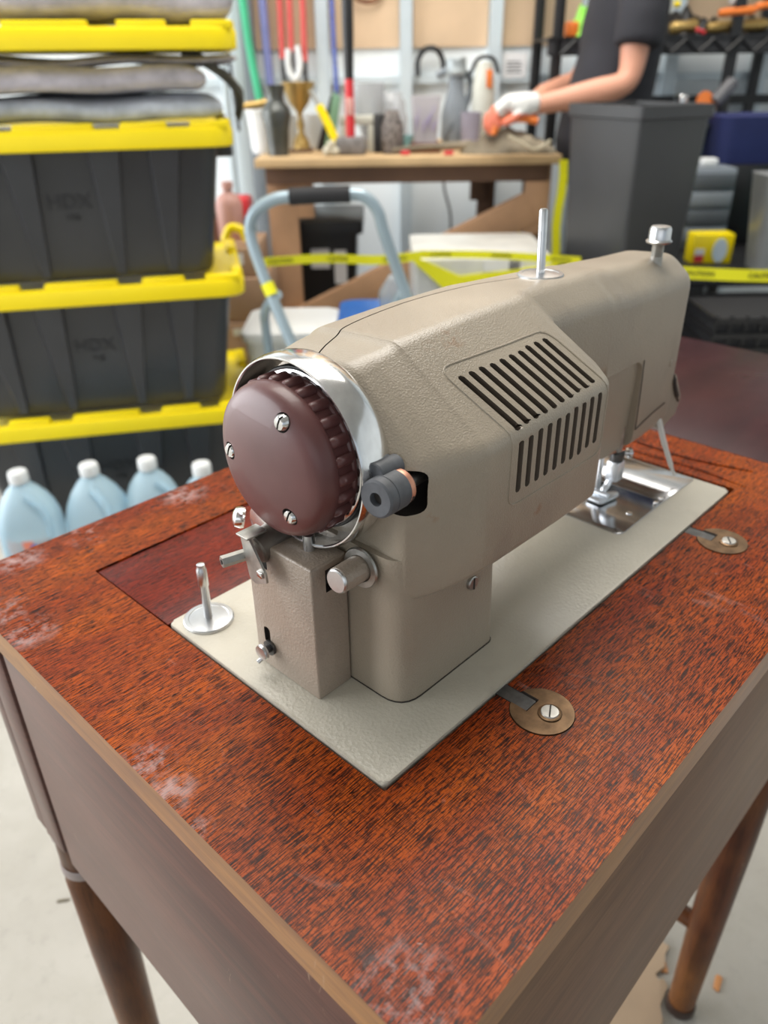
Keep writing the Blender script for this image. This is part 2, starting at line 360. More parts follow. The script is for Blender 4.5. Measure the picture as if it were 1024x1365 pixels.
# skirt
SKB = -.235
slab('side_panel', TX0+.003, TY0+.003, TX1-.004, TY0+.018, M_SIDE, SKB, -TH, .0015, label='brown veneer side panel below the top')
slab('end_panel', TX0+.0025, TY0+.0185, TX0+.018, .2655, M_END, SKB, -TH, .0015, label='glossy red-brown end panel with scratches')
slab('back_panel', TX0+.0025, TY1-.020, TX1-.004, TY1-.004, M_END, SKB+.004, -TH, .0015)
slab('end_panel', TX1-.020, TY0+.0185, TX1-.005, TY1-.022, M_END, SKB, -TH, .0015)
slab('corner_post', TX0+.0015, .2735, TX0+.040, TY1-.0205, M_END, SKB+.002, -TH, .004, label='narrow corner post beside the dark gap')
slab('gap_shade_strip', TX0+.010, .2655, TX0+.020, .2740, M_DARK, SKB+.004, -TH, .0003)  # dark strip standing in for the shade in the open gap
slab('bottom_board', TX0+.019, TY0+.019, TX1-.021, TY1-.021, M_END, SKB+.006, SKB+.014, .0005)
def leg(x, y, dx, dy):
    b = BM(); o = Vector((x, y, SKB+.005)); e = Vector((x+dx, y+dy, -Z0)); L = (e-o).length
    lathe(b, o, e-o, [(0, 0), (.019, 0), (.0195, .045), (.0175, .050), (.0175, .056), (.0205, .062), (.0200, L*.35), (.0165, L*.8), (.0150, L-.016), (0, L-.016)], 24)
    l = part('leg', b, M_LEG, cab); b = BM(); lathe(b, o, e-o, [(0, L-.0165), (.0162, L-.0165), (.0172, L-.013), (.0172, L-.004), (.0150, L-.0005), (0, L-.0005)], 24)
    f = part('foot', b, mat('dark_foot_glide', (.035, .02, .015), .4), l)
    if x < 0 and y > 0:
        b = BM(); lathe(b, o, e-o, [(.0196, .002), (.0206, .003), (.0206, .008), (.0196, .009)], 24)
        part('ferrule', b, mat('dull_pale_metal', (.32, .27, .26), .45, .4), l)
        b = BM(); lathe(b, o, e-o, [(.0197, .041), (.0208, .043), (.0208, .050), (.0182, .052)], 24)
        part('ferrule', b, mat('dull_pale_metal', (.32, .27, .26), .45, .4), l)
leg(-.046, -.066, -.0, -.0); leg(-.050, .298, -.0, .0); leg(.436, -.068, 0, 0); leg(.434, .298, 0, 0)
bm = BM(); cyl(bm, (.436, -.068, -.545), (.434, .298, -.545), .0105, n=16); part('stretcher', bm, M_LEG, cab)
# hinge plates let into the top
def hinge(cx, cy, ang, lab):
    b = BM(); n = 40; pts = []
    for k in range(n): pts.append((cx+.0165*cos(2*pi*k/n), cy+.0165*sin(2*pi*k/n)))
    prism(b, pts, -.004, .0007); h = part('hinge_plate', b, M_BRONZE, cab, label=lab)
    c = BM(); box(c, (cx-.0055, cy+.0055, -.002), (cx+.0055, cy+.03, .002))
    cm = BM(); cut(h, c, M_DARK)
    b = BM(); prism(b, rpoly([(cx-.0048, cy+.0065, .001), (cx+.0048, cy+.0065, .001), (cx+.0048, .0045, 0), (cx-.0048, .0045, 0)], 3), -.0022, -.0004); part('hinge_tongue', b, M_OLDIRON, h)
    b = BM(); lathe(b, (cx+.001, cy-.004, 0), (0, 0, 1), [(0, .0007), (.0062, .0007), (.0062, .0013), (.0055, .0016), (0, .0016)], 28); part('screw_washer', b, M_BRONZE, h)
    b = BM(); lathe(b, (cx+.001, cy-.004, 0), (0, 0, 1), [(0, .0015), (.0048, .0015), (.0045, .0023), (0, .0025)], 24); s = part('screw', b, M_DULL, h)
    b = BM(); sl = BM(); mt = Matrix.Translation((cx+.001, cy-.004, .0022)) @ Matrix.Rotation(ang, 4, 'Z')
    box(b, (-.0042, -.0004, 0), (.0042, .0004, .0007)); bmesh.ops.transform(b, matrix=mt, verts=b.verts[:]); part('slot', b, M_DARK, h)
c = BM()
for cx, cy in ((.0905, -.0258), (.3136, -.0258)):
    box(c, (cx-.0056, cy, -.003), (cx+.0046, .002, .01)); prism(c, [(cx+.0169*cos(k*pi/18), cy+.0169*sin(k*pi/18)) for k in range(36)], -.0045, .01)
top.data.materials.append(M_DARK)
cut(top, c, M_DARK)
hinge(.0905, -.0258, 0.5, 'round aged bronze hinge plate near the front'); hinge(.3136, -.0258, .6, 'round aged bronze hinge plate at the far end')

# ============================================================ SEWING MACHINE
mac = thing('sewing_machine', 'taupe enamelled sewing machine with maroon handwheel on the mahogany cabinet', 'sewing machine', (0, 0, 0), 'F', absolute=True)
def mp(name, bm_, m, lab=None, parent=None, **k): return part(name, bm_, m, parent or mac, label=lab, **k)
L_, W_ = .3882, .178
# bed
bm = BM(); prism(bm, roundrect(.0, .0, L_, W_, .0035), -.010, .0018); es = [e for e in bm.edges if all(v.co.z > .0015 for v in e.verts)]
bmesh.ops.bevel(bm, geom=es, offset=.0016, segments=3, profile=.5, affect='EDGES'); bed = mp('bed_plate', bm, M_BED, 'pale bed plate let into the cabinet')
# housing by cross-sections
KEYS = [  # x, yf, zb, zk, yr, zt, yb, r0, r1, r2, r3
 (.0480, .030, .0670, .128, .074, .1640, .128, .0055, .020, .020, .020),
 (.0510, .028, .0640, .130, .072, .1690, .129, .0055, .020, .020, .020),
 (.0560, .0245, .0640, .134, .070, .1730, .130, .0055, .020, .018, .020),
 (.0660, .0190, .0660, .137, .067, .1755, .130, .0055, .016, .016, .020),
 (.0760, .0140, .0690, .1385, .066, .1770, .130, .0055, .013, .015, .020),
 (.0840, .0120, .0705, .139, .065, .1790, .130, .0055, .012, .014, .020),
 (.1500, .0112, .0705, .141, .065, .1810, .130, .0055, .012, .014, .020),
 (.1880, .0115, .0710, .141, .065, .1812, .130, .0055, .012, .014, .020),
 (.1960, .0150, .0720, .141, .065, .1812, .130, .0055, .012, .014, .020),
 (.2010, .0220, .0760, .144, .066, .1812, .130, .010, .014, .014, .020),
 (.2060, .0420, .0880, .152, .068, .1812, .129, .010, .016, .014, .020),
 (.2090, .0540, .1040, .164, .070, .1812, .128, .010, .016, .016, .020),
 (.2300, .0545, .1100, .164, .071, .1805, .126, .010, .016, .016, .020),
 (.2680, .0545, .1120, .162, .072, .1790, .122, .010, .016, .016, .020),
 (.2740, .0545, .0750, .160, .072, .1785, .122, .010, .016, .016, .020),
 (.2800, .0545, .0470, .160, .072, .1780, .122, .010, .016, .016, .020),
 (.2900, .0545, .0430, .158, .072, .1765, .122, .010, .016, .016, .020),
 (.3400, .0545, .0430, .158, .072, .1735, .121, .010, .016, .016, .020),
 (.3750, .0550, .0460, .157, .073, .1725, .120, .010, .016, .016, .020),
]
def params(x):
    if x <= KEYS[0][0]: return KEYS[0][1:]
    for a, b in zip(KEYS, KEYS[1:]):
        if x <= b[0]:
            s = (x-a[0])/(b[0]-a[0]); return tuple(p*(1-s)+q*s for p, q in zip(a[1:], b[1:]))
    return KEYS[-1][1:]
def section(x, seg=7):
    yf, zb, zk, yr, zt, yb, r0, r1, r2, r3 = params(x)
    return rpoly([(yf, zb, r0), (yf, zk, r1), (yr, zt-.001, r2), (yb, zt-.004, r3), (yb, zb, r0)], seg)
def loft(bm_, rings):
    V = [[bm_.verts.new(p) for p in r] for r in rings]
    for a, b in zip(V, V[1:]):
        n = len(a)
        for k in range(n): bm_.faces.new((a[k], a[(k+1) % n], b[(k+1) % n], b[k]))
    bm_.faces.new(V[0]); bm_.faces.new(V[-1][::-1])
def scaled(sec, f): # shrink a section by an inset distance f
    cy = sum(p[0] for p in sec)/len(sec); cz = sum(p[1] for p in sec)/len(sec)
    hy = max(p[0] for p in sec)-cy; hz = max(p[1] for p in sec)-cz
    return [(cy+(y-cy)*(1-f/hy), cz+(z-cz)*(1-f/hz)) for y, z in sec]
def sm(a, b, x):
    s = min(1, max(0, (x-a)/(b-a))); return s*s*(3-2*s)
def shear(x, y, z):
    return (x - .45*max(0, z-.139)*sm(.075, .105, x)*(1-sm(.215, .320, x)), y, z)
rings = []; x = .048
for d, f in ((-.0022, .006), (-.0015, .0025), (-.0006, .0008)): rings.append([(.048+d, y, z) for y, z in scaled(section(.048), f)])
while x < .3751:
    rings.append([(x, y, z) for y, z in section(x)]); x += .0015 if x < .085 or .18 < x < .30 else .004
RE = .0085
for k in range(1, 8):
    a = k/7*pi/2; rings.append([(.3750+RE*sin(a)*(1.0 if z > .10 else .9), y, z) for y, z in scaled(section(.375), RE*(1-cos(a)))])
rings = [[shear(*q) for q in r_] for r_ in rings]
bm = BM(); loft(bm, rings); house = mp('housing', bm, M_BODY, 'taupe arm and motor housing with vents')
def surf_path(x, z0, z1, side=True):
    """points of the front/top section line between heights z0 (upper) and z1 (lower)"""
    s = section(x, 14); n = len(s); best = []
    yr = params(x)[3]
    P = [p for p in s if p[0] < yr+.004 and p[1] > params(x)[1]+.003]
    P.sort(key=lambda p: -p[1]); P = [q_ for k, q_ in enumerate(P) if k == 0 or math.dist(q_, P[k-1]) > 1e-5]; out = []
    for p, q in zip(P, P[1:]):
        L = max(1, int(math.dist(p, q)/.0012))
        for k in range(L): out.append((p[0]+(q[0]-p[0])*k/L, p[1]+(q[1]-p[1])*k/L))
    return [p for p in out if z1 <= p[1] <= z0]
def groove(bm_, pts, w, depth, over=.002):
    """cutter following a (y, z) polyline at constant x band"""
    x, P = pts; R = []
    for i, p in enumerate(P):
        a = P[max(0, i-1)]; b = P[min(len(P)-1, i+1)]; ty, tz = b[0]-a[0], b[1]-a[1]; L = math.hypot(ty, tz); ny, nz = tz/L, -ty/L   # outward
        if ny > 0: ny, nz = -ny, -nz
        ww = w/2*(.45 if i in (0, len(P)-1) else 1)
        R.append([bm_.verts.new(q) for q in (shear(x-ww, p[0]+ny*over, p[1]+nz*over), shear(x+ww, p[0]+ny*over, p[1]+nz*over), shear(x+ww, p[0]-ny*depth, p[1]-nz*depth), shear(x-ww, p[0]-ny*depth, p[1]-nz*depth))])
    for a, b in zip(R, R[1:]):
        for k in range(4): bm_.faces.new((a[k], a[(k+1) % 4], b[(k+1) % 4], b[k]))
    bm_.faces.new(R[0]); bm_.faces.new(R[-1][::-1])
c = BM()
for k in range(10):
    x = .109 + k*.0079; zb = .1365 + .0004*k
    groove(c, (x, surf_path(x, .1625+.0002*k, zb+.0032)), .0041, .0042)
    groove(c, (x, surf_path(x, zb-.0014, .1065+.0002*k)), .0041, .0042)
cut(house, c, mat('vent_recess', (.13, .105, .082), .6))
c = BM()                                                             # seam of the lid along the top
R = []; SEAM = smooth_path([(.0475, .0890, 0), (.0644, .0975, 0), (.0987, .1065, 0), (.1489, .1090, 0), (.19, .1040, 0), (.226, .0940, 0)], 7)
for s_ in SEAM:
    x, y = s_.x, s_.y; zt = params(x)[4]; R.append([c.verts.new(q) for q in ((x, y, zt+.004), (x, y+.0009, zt+.004), (x, y+.0009, zt-.0045), (x, y, zt-.0045))])
for a, b in zip(R, R[1:]):
    for k in range(4): c.faces.new((a[k], a[(k+1) % 4], b[(k+1) % 4], b[k]))
c.faces.new(R[0]); c.faces.new(R[-1][::-1])
cut(house, c, M_DARK)
c = BM()                                                             # recessed inner face of the head behind the bulge
lo = [(x, y) for x, y in rpoly([(.21, .03, 0), (.3225, .03, 0), (.3195, .1115, .012), (.21, .1125, 0)], 6)]
a_ = [c.verts.new((x, .045, z)) for x, z in lo]; b_ = [c.verts.new((x, .0575+(.1125-z)*.045, z)) for x, z in lo]
c.faces.new(a_[::-1]); c.faces.new(b_)
for k in range(len(lo)): c.faces.new((a_[k], a_[(k+1) % len(lo)], b_[(k+1) % len(lo)], b_[k]))
cut(house, c, M_BODY)
c = BM(); prism(c, roundrect(.0245, .1125, .0400, .1335, .005), .040, .075, 'yz')
cut(house, c, M_DARK)
# raised border round the vents
def on_surf(x, s_):
    z = .1665-.0655*s_; P = surf_path(x, .175, .095)
    for a, b in zip(P, P[1:]):
        if a[1] >= z >= b[1]:
            f = (a[1]-z)/max(1e-9, a[1]-b[1]); return shear(x, a[0]*(1-f)+b[0]*f, z)
    return shear(x, P[-1][0], z)
loop = roundrect(0, 0, 1, 1, .10, 5); pts = []
for i, (a, b) in enumerate(loop):
    a2, b2 = loop[(i+1) % len(loop)]; n = max(1, int(math.dist((a, b), (a2, b2))/.06))
    for k in range(n): s = k/n; pts.append(on_surf(.1015+.0865*(a+(a2-a)*s), b+(b2-b)*s))
bm = BM(); tube(bm, pts, .00055, 6, closed=True); mp('vent_border', bm, M_BODY)
# column
def prism_taper(bm_, poly, z0, z1, f=1.):
    cx = sum(p[0] for p in poly)/len(poly); cy = sum(p[1] for p in poly)/len(poly)
    lo_ = [bm_.verts.new((a, b, z0)) for a, b in poly]; hi_ = [bm_.verts.new((cx+(a-cx)*f, cy+(b-cy)*f, z1)) for a, b in poly]
    n = len(poly); bm_.faces.new(lo_[::-1]); bm_.faces.new(hi_)
    for k in range(n): bm_.faces.new((lo_[k], lo_[(k+1) % n], hi_[(k+1) % n], hi_[k]))
bm = BM(); prism_taper(bm, rpoly([(.0415, .0265, .015), (.1195, .0265, .006), (.1195, .136, .010), (.0405, .136, .010)], 6), .0012, .088, .965)
col = mp('column', bm, M_BODY, 'smooth taupe column with rounded corner')
bm = BM(); prism(bm, rpoly([(.0411, .026, .0152), (.1200, .026, .0065), (.1200, .1365, .01), (.0400, .1365, .01)], 6), .0018, .0023); mp('column_gasket', bm, M_DARK, parent=col)
bm = BM(); lathe(bm, (.0965, .0268, .0525), (0, -1, 0), [(0, -.001), (.0040, -.001), (.0040, .0006), (.0034, .0011), (0, .0011)], 24); sc_ = mp('screw', bm, M_DULL, parent=col)
bm = BM(); box(bm, (.0962, .0252, .0490), (.0968, .0262, .0560)); mp('slot', bm, M_DARK, parent=sc_)
# square cover box
bm = BM(); prism(bm, [(.0172, .0627), (.0405, .0627), (.0405, .113), (.0172, .113)], .0022, .083)
bmesh.ops.bevel(bm, geom=[e for e in bm.edges if all(v.co.z > .08 for v in e.verts) or (abs(e.verts[0].co.z-e.verts[1].co.z) > .05)], offset=.0012, segments=3, profile=.5, affect='EDGES')
bx = mp('cover_box', bm, M_BOX, 'square box cover with crinkled paint')
c = BM(); box(c, (.026, .055, .066), (.045, .068, .079)); cut(bx, c, M_DARK)
c = BM(); box(c, (.010, .0970, .068), (.0250, .12, .095)); cut(bx, c, M_DARK)
c = BM(); prism(c, rpoly([(.1005, .0180, .002), (.1055, .0180, .002), (.1055, .0285, .0024), (.1005, .0285, .0024)], 4), .012, .0195, 'yz'); cut(bx, c, M_DARK)
bm = BM(); lathe(bm, (.0225, .0515, .0795), (1, .05, -.04), [(0, 0), (.0056, 0), (.0062, .0006), (.0062, .0020)], 28); lathe(bm, (.0225, .0515, .0795), (1, .05, -.04), [(0, .0019), (.0062, .0019)], 28)
k1 = BM(); lathe(k1, (.0225, .0515, .0795), (1, .05, -.04), [(0, .0018), (.0066, .0018), (.0068, .018), (.0060, .019), (0, .019)], 28); kn = mp('bobbin_winder_stop', k1, M_BOX, 'stubby beige cylinder with silver end')
mp('end_cap', bm, M_STEEL, parent=kn)
bm = BM(); lathe(bm, (.0385, .0518, .0790), (1, .05, -.04), [(.0072, 0), (.0102, 0), (.0108, .001), (.0102, .0022), (.0072, .0022)], 28); mp('washer', bm, M_DULL, parent=kn)
# small bolt low on the box
bm = BM(); lathe(bm, (.0174, .1005, .0165), (-1, 0, 0), [(0, 0), (.0024, 0), (.0024, .0055), (0, .0055)], 16); lathe(bm, (.0174, .1005, .0165), (-1, 0, 0), [(0, .0008), (.0045, .0008), (.0045, .002), (0, .002)], 20); lb = mp('latch_bolt', bm, M_OLDIRON)
bm = BM(); lathe(bm, (.0120, .1005, .0165), (-1, 0, 0), [(0, 0), (.0046, 0), (.0046, .0009), (.0040, .0012), (.0044, .0016), (.0042, .0024), (0, .0026)], 24); mp('bolt_head', bm, M_STEEL, parent=lb)
bm = BM(); cyl(bm, (.0112, .1015, .0115), (.0088, .1025, .0098), .0013, n=12); mp('pin', bm, M_STEEL, parent=lb)
# bent clutch lever with its square shaft and sleeve
bm = BM(); prism(bm, rpoly([(.1045, .0895, .001), (.0985, .0915, .002), (.0870, .0740, .002), (.0865, .0690, .001), (.0955, .0648, .003), (.1000, .0665, .002)], 4), .0085, .0098, 'yz')
box(bm, (.0065, .0960, .0905), (.0190, .1050, .0917), .0004); lv = mp('clutch_lever', bm, M_DULL, 'bent dull metal lever')
bm = BM(); cyl(bm, (-.001, .1090, .0765), (.014, .1050, .0765), .0031, n=6); s_ = mp('square_shaft', bm, M_DULL, parent=lv)
bm = BM(); cyl(bm, (-.0014, .1091, .0765), (-.0002, .1087, .0765), .0013, n=12); mp('bore', bm, M_DARK, parent=s_)
bm = BM(); cyl(bm, (.014, .1010, .0800), (.036, .1010, .0840), .0082, n=24, ch=.001); mp('sleeve', bm, mat('grimy_cast_metal', (.17, .145, .12), .5, .5, var=.3, vscale=120), parent=lv)
bm = BM(); box(bm, (.0072, .0885, .0712), (.0088, .0925, .0748), .0005); mp('rivet', bm, M_CHROME, parent=lv)
bm = BM(); lathe(bm, (.0350, .1380, .0750), (-.7, .5, .2), [(0, 0), (.0058, 0), (.0062, .002), (.0055, .005), (.003, .0062), (0, .0066)], 24); mp('button', bm, M_CHROME, 'small chrome button behind the wheel')
bm = BM(); lathe(bm, (.034, .112, .0860), (-1, .1, 0), [(0, 0), (.0100, 0), (.0105, .004), (.008, .008), (0, .009)], 24); mp('collar', bm, M_CHROME)
bm = BM(); cyl(bm, (.030, .078, .082), (.030, .078, .0915), .0030, n=16); mp('pivot_pin', bm, M_STEEL)
# handwheel
HC = Vector((.001, .0858, .1318))
prof = [(0, .0100), (.010, .0102), (.020, .0110), (.0300, .0128), (.0345, .0142), (.0372, .0160), (.0388, .0190), (.0394, .0220), (.0392, .0240), (.0382, .0250), (.0382, .0330), (.0392, .0337), (.0392, .0350), (0, .0350)]
bm = BM(); prof = [(a*.955, b) for a, b in prof]; lathe(bm, HC, (1, 0, 0), prof, 96)
wheel = mp('handwheel', bm, M_MAROON, 'maroon plastic handwheel')
c = BM()
for k in range(26):
    a = 2*pi*k/26; q = HC + Vector((.0, cos(a)*.0362, sin(a)*.0362)); d = Vector((0, cos(a), sin(a)))
    lathe(c, q+Vector((.0235, 0, 0)), (1, 0, 0), [(0, 0), (.0020, .0005), (.0027, .0015), (.0029, .0080), (.0028, .0095), (0, .0100)], 10)
bumps = mp('finger_grip', c, M_MAROON, parent=wheel)
c = BM(); HA = [radians(a) for a in (62, -58, 178)]; HR = .0245
HOLES = [HC+Vector((.0, cos(a)*HR, sin(a)*HR)) for a in (radians(-248), radians(12), radians(-112))]
HOLES = [Vector((0, y_, z_)) for y_, z_ in ((.0710, .1572), (.1107, .1319), (.0700, .1115))]
for h in HOLES: cyl(c, h+Vector((.0, 0, 0)), h+Vector((.018, 0, 0)), .0044, n=24)
cut(wheel, c, M_DARK)
for h in HOLES:
    bm = BM(); lathe(bm, h, (1, 0, 0), [(0, .0118), (.0028, .0121), (.0038, .0134), (.0038, .0185), (0, .0185)], 20); s_ = mp('screw', bm, M_CHROME, parent=wheel)
    # slots cannot nest deeper: cut them into the screw head
    c = BM(); box(c, (h.x+.010, h.y-.0005, h.z-.005), (h.x+.0138, h.y+.0005, h.z+.005)); bmesh.ops.rotate(c, cent=h, matrix=Matrix.Rotation(.4, 3, 'X'), verts=c.verts[:])
    for v in s_.data.vertices: pass
    b2 = BM(); b2.from_mesh(s_.data); bmesh.ops.recalc_face_normals(c, faces=c.faces[:])
    b2.free()
    cm = bpy.data.meshes.new('cutter'); c.to_mesh(cm); c.free(); cm.materials.append(M_DARK); co = bpy.data.objects.new('cutter', cm); SC.collection.objects.link(co); co.location = mac.location
    SC.view_layers[0].update(); md = s_.modifiers.new('cut', 'BOOLEAN'); md.operation = 'DIFFERENCE'; md.object = co; md.solver = 'EXACT'; md.material_mode = 'TRANSFER'
    dg = bpy.context.evaluated_depsgraph_get(); dg.update(); me = bpy.data.meshes.new_from_object(s_.evaluated_get(dg)); s_.modifiers.remove(md); s_.data = me; bpy.data.objects.remove(co)
bm = BM(); lathe(bm, HC, (1, 0, 0), [(0, .0370), (.0400, .0370), (.0405, .0385), (.0400, .0455), (0, .0455)], 72); mp('dark_disc', bm, M_OLDIRON, parent=wheel)
bm = BM(); lathe(bm, HC, (1, 0, 0), [(.030, .0352), (.0384, .0352), (.0392, .0357), (.0384, .0366), (.030, .0366)], 72); mp('steel_rim', bm, M_CHROME, parent=wheel)
bm = BM(); lathe(bm, HC, (1, 0, 0), [(0, .046), (.026, .046), (.026, .060), (0, .060)], 48); mp('hub', bm, M_DULL, parent=wheel)
# chrome hood ring round the wheel
RC = Vector((.0, .0848, .1316)); bm = BM()
lathe(bm, RC, (1, 0, 0), [(a*.976, b) for a, b in [(.0466, .0300), (.0471, .0293), (.0478, .0293), (.0484, .0302), (.0490, .0335), (.0492, .0375), (.0488, .0420), (.0478, .0460), (.0462, .0485), (.0445, .0485), (.0462, .0455), (.0472, .0410), (.0474, .0360), (.0466, .0300)]], 96)
mp('chrome_ring', bm, M_CHROME, 'pitted chrome ring round the handwheel')
# bobbin winder with rubber tyre
wa = Vector((.0285, .0300, .1290)); wd = Vector((1, .10, -.05))
bm = BM(); lathe(bm, wa, wd, [(.0030, .0016), (.0032, 0), (.0078, 0), (.0088, .0008), (.0090, .0050), (.0086, .0053), (.0090, .0056), (.0090, .0142), (.0086, .0146), (.0080, .0146), (0, .0146)], 40); lathe(bm, wa, wd, [(.0032, 0), (.0030, .0050)], 24); wt = mp('winder_tyre', bm, M_RUBBER, 'grey rubber bobbin winder wheel')
bm = BM(); lathe(bm, wa, wd, [(0, .0030), (.0031, .0030)], 24); mp('bore', bm, M_DARK, parent=wt)
bm = BM(); lathe(bm, wa, wd, [(0, .0140), (.0084, .0140), (.0087, .0152), (.0083, .0180), (.0070, .0190), (0, .0190)], 32); cl = mp('copper_collar', bm, M_COPPER, parent=wt)
bm = BM(); lathe(bm, wa+wd.normalized()*.0165+Vector((0, -.0078, -.0028)), (0, -1, -.35), [(0, -.001), (.0013, -.001), (.0013, .0004), (0, .0004)], 14); mp('set_screw', bm, M_DARK, parent=wt)
bm = BM(); cyl(bm, wa+wd*.018, wa+wd*.040, .0035, n=16); mp('shaft', bm, M_DULL, parent=wt)
bm = BM(); cyl(bm, (.0345, .0365, .1365), (.050, .0375, .1355), .0050, n=20, ch=.0006); mp('winder_pivot', bm, M_RUBBER)
# spool pins
def spool_pin(x, y, z, r, h, dx=0., dy=0., lab=None, rings_=True):
    b = BM(); lathe(b, (x, y, z), (0, 0, 1), [(0, -.001), (r, -.001), (r, .0012), (r*.96, .0018), (r*.80, .0020), (r*.78, .0017), (.006, .0022), (0, .0022)], 48); d = mp('spool_disc', b, M_STEEL, lab)
    b = BM(); ax = Vector((dx, dy, 1))
    lathe(b, (x, y, z), ax, [(0, .001), (.0026, .001), (.0026, h*.60), (.0031, h*.62), (.0031, h*.90), (.0024, h*.93), (.0024, h*.985), (.0015, h), (0, h)] if rings_ else [(0, .001), (.0026, .001), (.0026, h*.97), (.0018, h), (0, h)], 20); mp('spool_pin', b, M_STEEL, parent=d)
spool_pin(.0185, .1630, .0018, .0150, .0400, -.0, .0, 'steel spool pin on the bed end')
spool_pin(.2350, .0895, .1775, .0140, .0385, -.02, .03, 'steel spool pin on the arm', False)
# pressure screw on top of the head
bm = BM(); prof = [(0, -.012), (.0042, -.012)]
for k in range(9): prof += [(.0042, .0012*k), (.0037, .0012*k+.0006)]
prof += [(.0042, .0115), (0, .0115)]
lathe(bm, (.3500, .0710, .1735), (0, 0, 1), prof, 24); ps = mp('pressure_screw', bm, M_DULL)
bm = BM(); lathe(bm, (.3500, .0710, .1735), (0, 0, 1), [(0, .009), (.0080, .009), (.0088, .0102), (.0075, .0114), (.0073, .0180), (.0063, .0198), (.003, .0202), (0, .0198)], 36); mp('knurled_cap', bm, M_STEEL, parent=ps)
# head details: screw, thread cutter lip, presser lever, seam
bm = BM(); lathe(bm, (.3672, .0548, .0965), (0, -1, 0), [(0, -.001), (.0030, -.001), (.0028, .0004), (.0020, .0006), (0, .0006)], 20); mp('screw', bm, M_BODY)
bm = BM()
for a, b, w in (((.3722, .0585, .0860), (.3862, .0560, .0600), .0),):
    loft(bm, [[(q[0], y_, q[1]) for q in rpoly([(.3720, .0890, .003), (.3830, .0830, .004), (.3990, .0610, .006), (.3930, .0480, .004), (.3680, .0410, .003)], 5)] for y_ in (.0555, .0580, .095, .098)])
fl = mp('face_cover_lip', bm, M_BODY)
bm = BM(); tube(bm, [(.3775, .0550, .0850), (.3800, .0548, .0770), (.3870, .0548, .0670), (.3935, .0550, .0590)], [.0006, .0017, .0019, .0008], 8, smooth=4); mp('slit', bm, M_DARK, parent=fl)
bm = BM(); box(bm, (.3675, .0560, .0490), (.3820, .060, .0555), .001); mp('lever_slot', bm, M_OLDIRON, parent=fl)
bm = BM(); tube(bm, [(.3660, .0560, .0520), (.3640, .0500, .0400), (.3655, .0430, .0240), (.3660, .0360, .0100)], [.0026, .0028, .0024, .0016], 10, smooth=5, flat=.45); mp('presser_lever', bm, M_LEVER, 'white curved presser lever')
bm = BM(); tube(bm, [(.3195, .0538, .111), (.3215, .0538, .085), (.3225, .0538, .058)], .00035, 6); tube(bm, [(.3225, .0538, .058), (.345, .0538, .063), (.366, .0538, .066)], .00035, 6); mp('seam', bm, M_DARK)
# needle bar, clamp, presser foot
NX, NY = .3180, .0625
bm = BM(); cyl(bm, (NX, NY, .030), (NX, NY, .060), .0030, n=16); nb = mp('presser_bar', bm, M_DULL)
bm = BM(); lathe(bm, (NX, NY, .0325), (0, 0, 1), [(0, 0), (.0048, 0), (.0052, .001), (.0050, .0060), (.0036, .0072), (0, .0072)], 20); mp('clamp', bm, M_OLDIRON, parent=nb)
bm = BM(); lathe(bm, (NX+.004, NY-.003, .0375), (.8, -.6, 0), [(0, 0), (.0022, 0), (.0022, .003), (.0040, .0032), (.0042, .0055), (.003, .0066), (0, .0068)], 18); mp('thumb_screw', bm, M_CHROME, parent=nb)
bm = BM(); cyl(bm, (NX-.020, NY+.004, .0410), (NX, NY, .0400), .0010, n=10); mp('thread_guide', bm, M_COPPER, parent=nb)
bm = BM(); cyl(bm, (NX-.002, NY+.011, .004), (NX-.002, NY+.011, .06), .0020, n=12); mp('needle_bar', bm, M_STEEL)
M_FOOT = mat('satin_foot', (.72, .76, .80), .30, .7, var=.06)
bm = BM(); box(bm, (NX-.0055, NY-.0050, .0165), (NX+.0050, NY+.0050, .0325), .0014); ft = mp('presser_foot', bm, M_FOOT, 'satin metal presser foot')
bm = BM(); tube(bm, [(NX-.002, NY+.001, .0200), (NX-.0045, NY+.002, .0130), (NX-.008, NY+.003, .0090), (NX-.008, NY+.003, .0045)], .0026, 10, smooth=4, flat=.7); mp('shank', bm, M_FOOT, parent=ft)
bm = BM(); prism(bm, rpoly([(NX-.021, NY-.003, .002), (NX+.001, NY-.006, .003), (NX+.004, NY-.001, .002), (NX-.006, NY+.004, .001), (NX+.003, NY+.008, .002), (NX-.001, NY+.012, .003), (NX-.020, NY+.010, .002)], 4), .0036, .0056, bev=.0006); mp('sole', bm, M_FOOT, parent=ft)
bm = BM(); cyl(bm, (NX-.011, NY-.003, .0072), (NX-.011, NY+.009, .0072), .0022, n=14); mp('ankle_pin', bm, M_FOOT, parent=ft)
bm = BM(); lathe(bm, (NX+.0052, NY-.001, .025), (1, 0, 0), [(0, -.001), (.0013, -.001), (.0013, .0002), (0, .0002)], 12); mp('foot_screw', bm, M_DARK, parent=ft)
# polished needle plate with slide plates
M_PLATE = mat('polished_plate', (.50, .50, .51), .15, 1., var=.08, vscale=60, bmp=.02, bscale=150, bdist=.0003)
bm = BM(); prism(bm, rpoly([(.2700, .0285, .006), (.3340, .0285, .0), (.3340, .150, 0), (.2700, .150, .002)], 5), .0016, .0026, bev=.0004); pl = mp('slide_plate', bm, M_PLATE, 'polished slide plate beside the foot')
bm = BM(); prism(bm, rpoly([(.3348, .0285, .0), (.3860, .0275, .001), (.3860, .150, .001), (.3348, .150, 0)], 5), .0016, .0026, bev=.0004); p2 = mp('needle_plate', bm, M_PLATE, 'polished needle plate')
for x, y in ((.3300, .0320), (.3385, .0320)):
    bm = BM(); lathe(bm, (x, y, .0024), (0, 0, 1), [(0, 0), (.0018, 0), (.0016, .0007), (0, .0009)], 16); mp('plate_screw', bm, M_CHROME, parent=p2)
